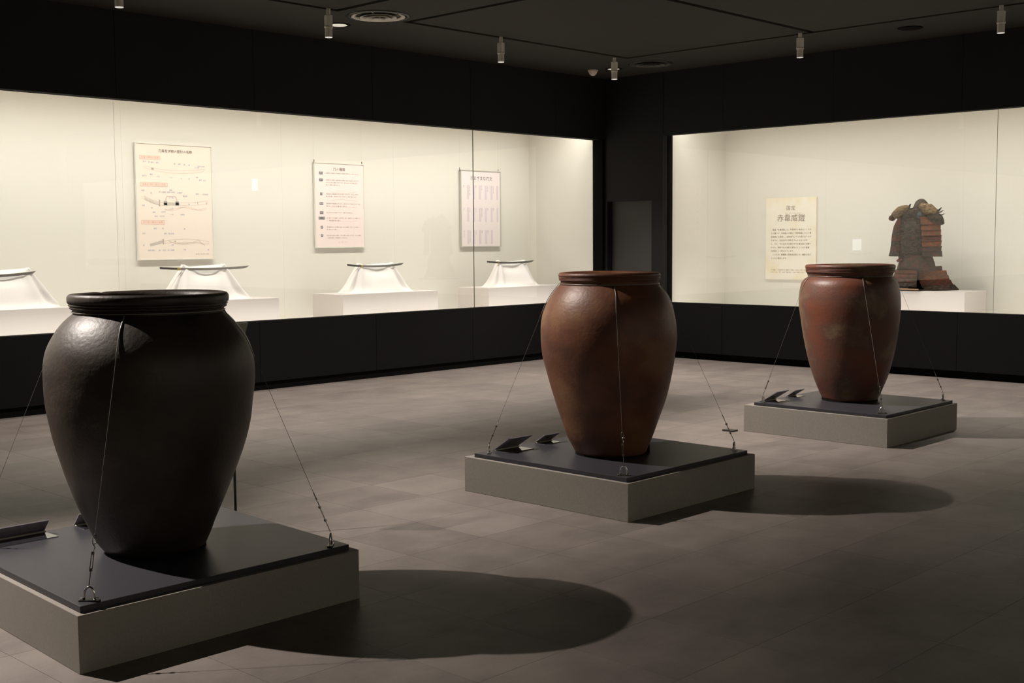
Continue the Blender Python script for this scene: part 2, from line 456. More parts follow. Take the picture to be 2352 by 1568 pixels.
# ------------------------------------------------------------------ showcases
YBK, XBK = 11.836, 14.105
sc1 = thing('showcase', (6.9, YG, 0), 'long brightly lit wall showcase of draped swords, running up to the dark corner', 'display case')
O = (6.9, YG, 0)
bx = [-4.0, -2.4, -0.7, 1.0, 2.68, 4.3, 6.44, 8.45, 10.15, 12.07, XE]
for a, b in zip(bx[:-1], bx[1:]):
    MB(O).box(a+0.0004, b-0.0004, YBK, YBK+0.03, 0.58, 3.3).build('back_panel', M_CASE, sc1)
MB(O).box(XE, XE+0.03, YG+0.03, YBK+0.03, 0.58, 3.3).build('end_panel', M_CASE, sc1)
MB(O).box(-4.03, -4.0, YG, YBK+0.03, 0.58, 3.3).build('end_panel', M_CASE, sc1)
MB(O).box(-4.03, XE+0.03, YG, YBK+0.03, 0.55, 0.59).build('case_floor', M_CASEW, sc1)
MB(O).box(-4.03, XE+0.03, YG, YBK+0.03, 3.30, 3.34).build('case_top', M_CASEW, sc1)
MB(O).box(-4.03, XE+0.03, YG+0.012, YG+0.04, Z1+0.003, 3.30).build('header', M_CASEW, sc1)
gx = [-4.0, 1.05, 5.72, 10.385, XE]
for a, b in zip(gx[:-1], gx[1:]):
    gp = MB(O).add([(a+0.0005, YG, Z0), (b-0.0005, YG, Z0), (b-0.0005, YG, Z1), (a+0.0005, YG, Z1)], [(0, 1, 2, 3)]).build('glass_pane', M_GLASS, sc1)
MB(O).box(10.385-0.004, 10.385+0.004, YG-0.004, YG+0.004, Z0, Z1).build('glass_joint', M_GEDGE, sc1)
MB(O).box(5.72-0.0008, 5.72+0.0008, YG-0.001, YG+0.001, Z0, Z1).build('glass_joint', mat('glass_joint_clear', (0.80, 0.78, 0.70), 0.6), sc1)

sc2 = thing('showcase', (XG, 5.1, 0), 'dimmer wall showcase holding an old suit of armour and a tall text panel', 'display case')
O = (XG, 5.1, 0)
by = [-4.0, -2.3, -0.6, 0.9, 2.6, 4.4, 6.2, 8.0, YE]
for a, b in zip(by[:-1], by[1:]):
    MB(O).box(XBK, XBK+0.03, a+0.0003, b-0.0003, 0.58, 3.3).build('back_panel', M_CASE, sc2)
MB(O).box(XG+0.065, XBK+0.03, YE, YE+0.03, 0.58, 3.3).build('end_panel', M_CASE, sc2)
MB(O).box(XG+0.002, XG+0.064, YE, YE+0.03, 0.58, 3.3).build('end_trim', M_BLACK, sc2)
MB(O).box(XG, XBK+0.03, -4.03, -4.0, 0.58, 3.3).build('end_panel', M_CASE, sc2)
MB(O).box(XG, XBK+0.03, -4.03, YE+0.03, 0.55, 0.59).build('case_floor', M_CASEW, sc2)
MB(O).box(XG, XBK+0.03, -4.03, YE+0.03, 3.30, 3.34).build('case_top', M_CASEW, sc2)
MB(O).box(XG+0.012, XG+0.04, -4.03, YE+0.03, Z1+0.003, 3.30).build('header', M_CASEW, sc2)
gy = [-4.0, 0.6, 5.29, YE]
for a, b in zip(gy[:-1], gy[1:]):
    MB(O).add([(XG, a+0.002, Z0), (XG, b-0.002, Z0), (XG, b-0.002, Z1), (XG, a+0.002, Z1)], [(0, 1, 2, 3)]).build('glass_pane', M_GLASS, sc2)
MB(O).box(XG-0.002, XG+0.002, 5.29-0.0018, 5.29+0.0018, Z0, Z1).build('glass_joint', mat('glass_joint_olive', (0.20, 0.19, 0.14), 0.4), sc2)

fill_case = thing('showcase', (3.5, YB0-0.12, 0), 'empty lit wall showcase added behind the camera for soft fill light', 'display case')  # unseen case, added only to give the room soft fill light
O = (3.5, YB0-0.12, 0); yb = YB0-1.30
for a, b in ((-3.5, 0.0), (0.0, 3.5), (3.5, 7.0), (7.0, 10.5)):
    MB(O).box(a+0.001, b-0.001, yb-0.03, yb, 0.58, 3.3).build('back_panel', M_CASE, fill_case)
    MB(O).add([(a+0.002, YB0-0.12, Z0), (b-0.002, YB0-0.12, Z0), (b-0.002, YB0-0.12, Z1), (a+0.002, YB0-0.12, Z1)], [(0, 1, 2, 3)]).build('glass_pane', M_GLASS, fill_case)
for a in (-3.53, 10.5):
    MB(O).box(a, a+0.03, yb, YB0-0.12, 0.58, 3.3).build('end_panel', M_CASE, fill_case)
MB(O).box(-3.53, 10.53, yb, YB0-0.12, 0.55, 0.59).build('case_floor', M_CASEW, fill_case)
MB(O).box(-3.53, 10.53, yb, YB0-0.12, 3.30, 3.34).build('case_top', M_CASEW, fill_case)
MB(O).box(-3.53, 10.53, YB0-0.16, YB0-0.132, Z1+0.003, 3.30).build('header', M_CASEW, fill_case)

# ------------------------------------------------------------------ lettering
def text_geo(body, size, align='CENTER', spacing=1.0, line=1.0):
    cu = bpy.data.curves.new('t', 'FONT'); cu.body = body; cu.size = size
    cu.align_x = align; cu.align_y = 'CENTER'; cu.space_character = spacing; cu.space_line = line
    cu.resolution_u = 1
    o = bpy.data.objects.new('t', cu); COL.objects.link(o)
    dg = bpy.context.evaluated_depsgraph_get(); dg.update()
    me = o.evaluated_get(dg).to_mesh()
    vs = [(v.co.x, v.co.y) for v in me.vertices]; fs = [tuple(p.vertices) for p in me.polygons]
    o.evaluated_get(dg).to_mesh_clear()
    bpy.data.objects.remove(o); bpy.data.curves.remove(cu)
    return vs, fs

class Sheet:
    """a flat print on a wall; fx, fy are fractions of its width and height from its top left corner"""
    def __init__(s, x, z, w, h, plane, d, origin):
        s.x, s.z, s.w, s.h, s.plane, s.d, s.o = x, z, w, h, plane, d, origin
        s.layers = {}
    def P(s, u, v, lift=0.0):       # u to the right, v up, both metres from the top left corner (v negative)
        if s.plane == 'Y': return (s.x + u, s.d - lift, s.z + v)
        return (s.d - lift, s.x - u, s.z + v)
    def layer(s, name):
        if name not in s.layers: s.layers[name] = MB(s.o)
        return s.layers[name]
    def text(s, name, body, fx, fy, size, align='CENTER', spacing=1.0, line=1.0, lift=0.0012):
        vs, fs = text_geo(body, size*s.w, align, spacing, line)
        s.layer(name).add([s.P(fx*s.w + a, -fy*s.h + b, lift) for a, b in vs], fs)
    def vtext(s, name, body, fx, fy, size, step=1.1):
        for k, ch in enumerate(body):
            s.text(name, ch, fx, fy + (k*step + 0.5)*size*s.w/s.h, size)
    def rect(s, name, fx0, fy0, fx1, fy1, lift=0.0008):
        q = [s.P(a*s.w, -b*s.h, lift) for a, b in ((fx0, fy1), (fx1, fy1), (fx1, fy0), (fx0, fy0))]
        s.layer(name).add(q, [(0, 1, 2, 3)])
    def line(s, name, pts, wd=0.004, lift=0.0010):
        pts = [(a*s.w, -b*s.h) for a, b in pts]; n = len(pts); L = []; R = []
        for i, p in enumerate(pts):
            a = pts[max(i-1, 0)]; b = pts[min(i+1, n-1)]
            dx, dy = b[0]-a[0], b[1]-a[1]; k = math.hypot(dx, dy) or 1
            nx, ny = -dy/k*wd*s.w/2, dx/k*wd*s.w/2
            L.append(s.P(p[0]+nx, p[1]+ny, lift)); R.append(s.P(p[0]-nx, p[1]-ny, lift))
        s.layer(name).grid([L, R])
    def frame_box(s, name, fx0, fy0, fx1, fy1, wd):
        for a in (((fx0, fy0), (fx1, fy0)), ((fx1, fy0), (fx1, fy1)), ((fx1, fy1), (fx0, fy1)), ((fx0, fy1), (fx0, fy0))):
            s.line(name, a, wd)
    def sheet(s, m, parent, t=0.02, name='print_sheet'):
        c = [s.P(a*s.w, -b*s.h) for a, b in ((0, 1), (1, 1), (1, 0), (0, 0))]
        k = [s.P(a*s.w, -b*s.h, -t) for a, b in ((0, 1), (1, 1), (1, 0), (0, 0))]
        return MB(s.o).hexa(k, c).build(name, m, parent)
    def border(s, m, parent, wd=0.012, lift=0.008, t=0.028):
        mb = MB(s.o)
        for u0, u1, v0, v1 in ((-wd, 0, wd, -s.h-wd), (s.w, s.w+wd, wd, -s.h-wd), (0, s.w, wd, 0), (0, s.w, -s.h, -s.h-wd)):
            mb.hexa([s.P(u0, v1, lift-t), s.P(u1, v1, lift-t), s.P(u1, v0, lift-t), s.P(u0, v0, lift-t)],
                    [s.P(u0, v1, lift), s.P(u1, v1, lift), s.P(u1, v0, lift), s.P(u0, v0, lift)])
        return mb.build('frame', m, parent)
    def hang(s, m, parent, fxs, top=3.29):
        for fx in fxs:
            a = s.P(fx*s.w, 0.0, 0.0); mb = MB(s.o)
            mb.tube([(a[0], a[1], a[2]-0.01), (a[0], a[1], top)] if s.plane == 'Y' else [a, (a[0], a[1], top)], 0.0007, 5)
            mb.build('hanging_wire', M_FRAME, parent)
            MB(s.o).box(a[0]-0.002, a[0]+0.002, a[1]-0.004, a[1]+0.004, a[2]-0.01, a[2]+0.040).build('hook', M_TANG, parent)
    def done(s, parent, mats):
        for k, mb in s.layers.items():
            mb.build(k, mats[k], parent)['kind'] = 'stuff'

PD = YBK - 0.03
# poster 1: parts of a sword
O = (7.0, PD, 1.34)
p1 = thing('poster', O, 'large framed peach chart of three labelled sword drawings, in the lit showcase', 'poster')
S = Sheet(6.585, 2.562, 0.905, 1.215, 'Y', PD, O)
S.sheet(M_PAPER1, p1); S.border(M_FRAME, p1)
S.text('title', '刀身及び拵の部分の名称', 0.515, 0.058, 0.041, spacing=1.0)
def heading(fy0, fy1, fx1, body, n):
    S.rect('heading_band', 0.045, fy0, fx1, fy1)
    S.frame_box('heading_text', 0.045, fy0, fx1, fy1, 0.0028)
    S.text('heading_text', body, (0.045+fx1)/2, (fy0+fy1)/2, (fx1-0.045)/n*0.90, spacing=1.02)
heading(0.104, 0.134, 0.310, '刀身の部分の名称', 8.4)
heading(0.335, 0.368, 0.397, '糸巻太刀拵の部分の名称', 11.6)
heading(0.663, 0.697, 0.345, '打刀拵の部分の名称', 9.6)
def arc(pts, n=24):
    xs_ = [p[0] for p in pts]; c_ = np.polyfit(xs_, [p[1] for p in pts], min(2, len(pts)-1))
    return [(x, float(np.polyval(c_, x))) for x in np.linspace(xs_[0], xs_[-1], n)]
def blade(pts_up, dn, nm, wd=0.0032):
    S.line(nm, arc(pts_up), wd); S.line(nm, arc(dn), wd)
    S.line(nm, [pts_up[0], dn[0]], wd); S.line(nm, [pts_up[-1], dn[-1]], wd)
blade([(0.095, 0.193), (0.45, 0.222), (0.905, 0.200)], [(0.095, 0.208), (0.5, 0.246), (0.88, 0.224)], 'drawing_line')
S.rect('drawing_dark', 0.192, 0.205, 0.225, 0.222)
# mounted long sword with cords
blade([(0.09, 0.452), (0.30, 0.503), (0.42, 0.503)], [(0.085, 0.478), (0.30, 0.529), (0.42, 0.529)], 'drawing_grey', 0.004)
for k in range(12):
    x = 0.10 + k*0.016; y = 0.463 + 0.045*(k/11)**0.75
    S.line('drawing_grey', [(x, y), (x+0.010, y+0.022)], 0.007)
S.rect('drawing_dark', 0.281, 0.483, 0.294, 0.540)
S.rect('drawing_grey', 0.345, 0.503, 0.555, 0.531)
for x in (0.365, 0.52):
    S.rect('drawing_dark', x-0.022, 0.492, x+0.022, 0.529)
    S.line('drawing_line', [(x, 0.492), (x + (0.02 if x < 0.4 else -0.02), 0.452)], 0.012)
S.line('drawing_line', [(0.385, 0.452), (0.50, 0.452)], 0.010)
blade([(0.555, 0.503), (0.75, 0.500), (0.935, 0.484)], [(0.555, 0.527), (0.75, 0.525), (0.935, 0.508)], 'drawing_line')
for x in (0.80, 0.92): S.line('drawing_line', [(x, 0.497), (x, 0.520)], 0.012)
for ph, am in ((0, 0.016), (0.9, 0.012)):
    S.line('drawing_line', [(x, 0.560 + am*math.sin((x-0.35)*16 + ph) - 0.012*(x-0.35)) for x in np.linspace(0.35, 0.92, 40)], 0.0035)
# sheathed sword
S.line('drawing_grey', arc([(0.145, 0.878), (0.225, 0.866), (0.315, 0.848)], 10), 0.032)
S.rect('drawing_dark', 0.312, 0.826, 0.328, 0.872)
blade([(0.33, 0.845), (0.58, 0.828), (0.935, 0.851)], [(0.33, 0.866), (0.58, 0.855), (0.935, 0.874)], 'drawing_line')
S.line('drawing_grey', arc([(0.38, 0.840), (0.59, 0.868), (0.80, 0.838)]), 0.0035)
S.line('drawing_line', arc([(0.40, 0.850), (0.59, 0.876), (0.80, 0.850)]), 0.0035)
S.line('drawing_line', [(0.80, 0.840), (0.84, 0.868), (0.885, 0.885)], 0.010)
S.rect('drawing_dark', 0.47, 0.842, 0.49, 0.850)
for body, fx, fy in (('茎尻', .105, .155), ('茎', .165, .158), ('鎺元', .21, .160), ('棟区', .275, .161), ('鎬', .50, .165), ('鎬地', .565, .167), ('棟', .63, .169), ('樋', .695, .171),
                     ('切先の名称', .86, .178), ('三ツ頭', .80, .192), ('目釘穴', .10, .278), ('鑢目', .19, .265), ('刃区', .28, .281), ('刃文', .45, .287), ('刃', .585, .292), ('地', .69, .294),
                     ('小鎬', .795, .277), ('横手', .845, .301), ('鋩子', .905, .303),
                     ('兜金', .075, .405), ('柄', .18, .427), ('鍔', .29, .415), ('口金物', .345, .416), ('帯執', .44, .398), ('渡巻の金物', .44, .415), ('足金物', .555, .419), ('責金物', .63, .448),
                     ('責金', .795, .425), ('石突金物', .91, .428), ('太刀緒', .44, .463), ('鞘', .68, .520),
                     ('目貫', .075, .535), ('縁', .185, .556), ('柄巻', .21, .594), ('大切羽', .33, .590), ('切羽', .235, .628), ('小切羽', .315, .627), ('二の足', .44, .560), ('一の足', .44, .612), ('太鼓革', .585, .612),
                     ('鞘尻', .22, .735), ('鍔', .32, .735), ('鞘', .61, .738), ('目貫', .07, .778), ('栗形 下緒 返角', .40, .780), ('柄', .065, .880), ('小柄', .44, .880),
                     ('柄頭 柄巻', .16, .926), ('縁', .27, .926), ('切羽', .33, .926), ('笄 小柄櫃', .42, .926), ('下緒', .60, .924), ('鐺', .93, .926)):
    S.text('caption_text', body, fx, fy, 0.0205)
S.text('credit_text', '図 刀身・拵の部分の名称', 0.845, 0.963, 0.016)
S.done(p1, {'title': M_INK, 'heading_band': mat('heading_tint', (0.90, 0.70, 0.60), 0.8), 'heading_text': M_INKR, 'drawing_line': M_INKL, 'drawing_dark': mat('drawing_dark', (0.46, 0.40, 0.37), 0.8),
            'drawing_grey': mat('drawing_grey', (0.60, 0.53, 0.47), 0.8), 'caption_text': M_INKBL, 'credit_text': M_INKG})

# poster 2: kinds of swords
O = (9.26, PD, 1.44)
p2 = thing('poster', O, 'framed pink poster with dark name badges down its edge, in the lit showcase', 'poster')
S = Sheet(8.905, 2.452, 0.735, 0.995, 'Y', PD, O)
S.sheet(M_PAPER2, p2); S.border(M_FRAME, p2); S.hang(M_CABLE, p2, (-0.015, 0.97))
S.text('title', '刀の種類', 0.49, 0.070, 0.060, spacing=1.12)
rows = [(.118, '直刀', 2, ['古墳時代の後期から平安時代の中期まで作られた、反りのない刀。']),
        (.200, '太刀', 2, ['平安時代の中期から室町時代の初期まで作られた反りのある刀で、', '刃を下に向けて腰から吊り下げる。長さは六十センチ以上あり、', '馬上での戦いに用いられた。']),
        (.366, '刀', 1, ['室町時代の中期以降に作られた反りのある刀で、刃を上に向けて', '腰の帯に差す。長さは六十センチ以上で、徒歩の戦いに向く。']),
        (.482, '脇指', 2, ['室町時代の中期以降に作られた、長さ三十センチ以上六十センチ未', '満のもの。刀とともに腰に差して用いる。']),
        (.590, '短刀', 2, ['長さが三十センチ以下のもので、腰刀とも呼ばれる。']),
        (.655, '薙刀・長巻', 5, ['長い柄をつけた武器で、先が大きく反り、幅が広いものを薙刀とい', 'う。長巻は柄が長い大太刀。']),
        (.764, '槍', 1, ['南北朝時代から江戸時代に用いられた武器で、突くことを目的とし', '長い柄をつけて使う。']),
        (.864, '剣', 1, ['左右対称の両刃の武器で、古くは戦いに用いられたが、のちに密教', 'の法具や神社への奉納品として作られた。'])]
for fy, nm, n, ls in rows:
    hw = {1: .022, 2: .036, 5: .063}[n]
    S.rect('badge', .117-hw, fy-.016, .117+hw, fy+.016)
    S.text('badge_text', nm, .117, fy, .029 if n < 5 else .0235, lift=.002)
    for k, t in enumerate(ls):
        S.text('body_text', t, .215, fy + .0295*k, .0232, 'LEFT', spacing=1.02)
S.text('pale_line', '図版　備前の刀剣より', .55, .945, .020)
for fy, a in ((.355, .02), (.43, -.012), (.52, 0), (.70, .01)):
    S.line('pale_line', [(x, fy - a*((x-.55)/.3)**2*1.5) for x in np.linspace(.30, .85, 16)], 0.003)
S.done(p2, {'title': M_INKD, 'badge': M_BADGE, 'badge_text': M_PAPER2, 'body_text': M_INKG, 'pale_line': M_INKL})

# poster 3: temper patterns
O = (11.67, PD, 1.43)
p3 = thing('poster', O, 'framed white poster with rows of lilac columns, farthest along the lit showcase', 'poster')
S = Sheet(11.30, 2.448, 0.735, 1.000, 'Y', PD, O)
S.sheet(M_PAPER3, p3); S.border(mat('poster_frame_grey', (0.52, 0.50, 0.45), 0.4), p3); S.hang(M_CABLE, p3, (-0.03, 0.955))
S.text('title', 'さまざまな刃文', 0.51, 0.098, 0.082, spacing=1.02)
for fy0, fy1, names in ((.185, .375, ['直刃', '小沸出来の直刃', '湾れ', '互の目', '小互の目', '尖り互の目']), (.485, .675, ['丁子', '小丁子', '大丁子', '重花丁子乱れ', '蛙子', '腰刃']), (.785, .972, ['逆丁子乱れ', '片落ち互の目乱れ', '三本杉', '濤瀾', '箱乱れ'])):
    for k, nm in enumerate(names):
        fx = .065 + k*.152
        S.vtext('column_text', nm, fx, fy0 + .005, .026, 1.05)
        S.rect('band', fx+.085, fy0, fx+.128, fy1)
        S.line('band_line', [(fx+.085, fy0), (fx+.085, fy1)], .004)
S.done(p3, {'title': M_INKD, 'column_text': M_INKG, 'band': M_LILAC, 'band_line': mat('band_edge', (0.62, 0.52, 0.60), 0.8)})

# tall text panel in the armour showcase
PX = XBK - 0.022
O = (PX, 8.5, 0.98)
p4 = thing('text_panel', O, 'tall unframed cream text panel with large brush-like title, beside the armour', 'sign')
S = Sheet(8.872, 2.050, 0.748, 1.066, 'X', PX, O)
S.sheet(M_PAPER4, p4, 0.02)
S.text('title', '国宝', 0.50, 0.130, 0.086, spacing=1.14)
S.text('title', '赤韋威鎧', 0.505, 0.255, 0.138, spacing=1.03)
S.text('ruby_text', 'あか  がわ おどし よろい', 0.55, 0.192, 0.026, spacing=1.2)
body = ['　国宝「赤韋威鎧」は、平安時代の後半につくられ', 'た大鎧です。赤韋威の大鎧は『平家物語』などの軍', '記物語にも登場し、当時流行していた様子がうかが', 'えますが、本品以外に現存するものはありませ',
        'ん。また、今に伝わる大鎧の中でも最古級に位置づ', 'けられ、制作された当初の姿をよくとどめる貴重', 'な武具として知られています。', '　このたび、再開館１周年を記念して、備前の名刀', 'とともに展示します。']
for k, t in enumerate(body):
    S.text('body_text', t, .105, .392 + .0438*k, .0350, 'LEFT')
for k, t in enumerate(['この鎧は、平安時代末に備中で活躍した武士の家に伝わ', 'ったとされ、兜・大袖・鎧が揃って残る貴重な作例です。']):
    S.text('ruby_text', t, .105, .887 + .028*k, .029, 'LEFT')
S.done(p4, {'title': M_INKB, 'body_text': M_INKB, 'ruby_text': mat('ink_faint', (0.45, 0.37, 0.29), 0.8)})

# two small lit screens on the case backs beyond the frame; the glass shows their reflections
M_SCREEN = mat('screen_white', (0.5, 0.55, 0.6), 0.4, emit=(0.80, 0.90, 1.0), estr=4.0)
def screen(name_loc, box, bez, label):
    t = thing('lit_screen', name_loc, label, 'screen', 'small lit screens')
    MB(name_loc).box(*bez).build('bezel', M_CASEW, t)
    MB(name_loc).box(*box).build('screen_face', M_SCREEN, t)
screen((3.655, 11.80, 1.28), (3.48, 3.83, 11.793, 11.796, 1.285, 1.505), (3.47, 3.84, 11.796, YBK-0.001, 1.275, 1.515), 'small lit screen on the back of the long showcase, seen only as a reflection')
screen((14.07, 0.67, 2.55), (14.062, 14.065, 0.57, 0.77, 2.555, 2.785), (14.065, XBK-0.001, 0.56, 0.78, 2.545, 2.795), 'small lit screen high in the armour showcase, seen only as a reflection')

# ------------------------------------------------------------------ display plinths in the showcases
PZ = 0.919
def plinth(x0, x1, label, y0=10.95, y1=11.52):
    o = MB(((x0+x1)/2, y0, 0.59)).box(x0, x1, y0, y1, 0.59, PZ).build('plinth', M_PLINTH, bevel=0.003)
    return tag(o, label, 'plinth', 'white plinths in the lit showcase')
plinth(3.95, 5.42, 'low white plinth at the near end of the lit showcase, partly behind the black jar')
plinth(6.29, 7.745, 'low white plinth under the large peach chart, rising behind the black jar')
plinth(8.618, 10.073, 'low white plinth standing clear below the pink poster')
plinth(10.949, 12.404, 'low white plinth below the lilac-column poster, next to the dark corner')
o = MB((13.6, 6.6, 0.59)).box(13.35, 13.93, 5.828, 7.30, 0.59, 0.902).build('plinth', M_PLINTH, bevel=0.003)
tag(o, 'low white plinth carrying the old suit of armour', 'plinth')

def draped(xc, yc, wb, wt, h, seed, label, sag=0.03):
    rnd = random.Random(seed); ph = [rnd.uniform(0, 6.28) for _ in range(6)]
    nu, nv = 112, 26; P = []
    for i in range(nv+1):
        t = i/nv
        a = wt + (wb-0.03-wt)*(1-t) + 0.05*(1-t)**9
        b = 0.030 + 0.165*(1-t)**0.95 + 0.045*(1-t)**9
        ex = 0.42 + 0.25*(1-t)
        row = []
        for j in range(nu):
            u = 2*PI*j/nu; c, s_ = math.cos(u), math.sin(u)
            x = a*math.copysign(abs(c)**ex, c); y = b*math.copysign(abs(s_)**ex, s_)
            am = 0.026*(1-t)**0.6*min(1, t*6+0.25)
            d = am*(math.sin(4*u+ph[0]) + 0.7*math.sin(7*u+ph[1]) + 0.5*math.sin(11*u+ph[2]*2))
            # loose swag between the two posts on the front and back
            sw = -0.034*math.exp(-((t-0.78)/0.16)**2)*max(0, 1-(x/(wt*0.95))**2)
            n = Vector((c/max(a, .05), s_/max(b, .05), 0)).normalized()
            x += n.x*(d+sw); y += n.y*(d+sw)
            k = max(0, 1-(x/(wt*0.93))**2)
            z = PZ + 0.001 + h*t - sag*k*t**2 + 0.022*math.exp(-((abs(x)-wt+0.015)/0.03)**2)*t**8
            row.append((xc+x, yc+y, z))
        P.append(row)
    mb = MB((xc, yc, PZ)); mb.grid(P, closed_u=True)
    mb.f.append(tuple(nv*nu + k for k in range(nu)))
    o = mb.build('sword_stand', M_CLOTH, smooth=True)
    return tag(o, label, 'stand', 'cloth-draped sword stands')

def sword(x0, x1, y, za, zm, zb, label, tang=0.19):
    L = x1-x0
    def pz(t): return za*(1-t)*(1-2*t) + 4*zm*t*(1-t) + zb*t*(2*t-1)
    t_ = thing('sword', (x0+L*0.5, y, pz(0.5)), label, 'sword', 'bare swords on draped stands')
    O = (x0+L*0.5, y, pz(0.5))
    def piece(name, a, b, hgt, th, m, point=False, n=24):
        P = []
        for i in range(n+1):
            t = a + (b-a)*i/n; k = 1.0
            if point and t > 0.955: k = max(0.02, (1-t)/0.045)**0.7
            zt = pz(t); x = x0+L*t; up = zt+hgt/2; lo = up-hgt*k
            P.append([(x, y-th/2, up-hgt*0.12), (x, y, up), (x, y+th/2, up-hgt*0.12), (x, y, lo)])
        mb = MB(O); mb.grid(P, closed_u=True); mb.f.append((3, 2, 1, 0)); k = len(mb.v)-4; mb.f.append((k, k+1, k+2, k+3))
        return mb.build(name, m, t_)
    piece('tang', 0, tang, 0.022, 0.008, M_TANG)
    piece('blade', tang, 1, 0.026, 0.008, M_STEEL, True)
    piece('blade_collar', tang-0.006, tang+0.030, 0.031, 0.013, M_GOLD)
    return t_

# A..D from the near end
draped(4.86, 11.20, 0.48, 0.255, 0.352, 11, 'white draped stand at the near end of the lit showcase, cut by the frame')
draped(6.98, 11.20, 0.50, 0.255, 0.352, 12, 'white draped stand under the peach chart, half hidden behind the black jar')
draped(9.30, 11.20, 0.49, 0.265, 0.328, 13, 'white draped stand on the plinth below the pink poster')
draped(11.61, 11.20, 0.43, 0.260, 0.322, 14, 'white draped stand next to the dark corner, below the lilac-column poster')
sword(4.26, 5.161, 11.155, 1.245, 1.223, 1.250, 'bare sword lying on the near-end draped stand, only its tip in the frame')
sword(6.449, 7.515, 11.155, 1.262, 1.242, 1.256, 'long bare sword lying on the draped stand behind the black jar')
sword(8.848, 9.710, 11.155, 1.250, 1.226, 1.250, 'bare sword lying on the draped stand below the pink poster', 0.24)
sword(11.124, 12.022, 11.155, 1.250, 1.228, 1.246, 'bare sword lying on the draped stand next to the dark corner', 0.22)

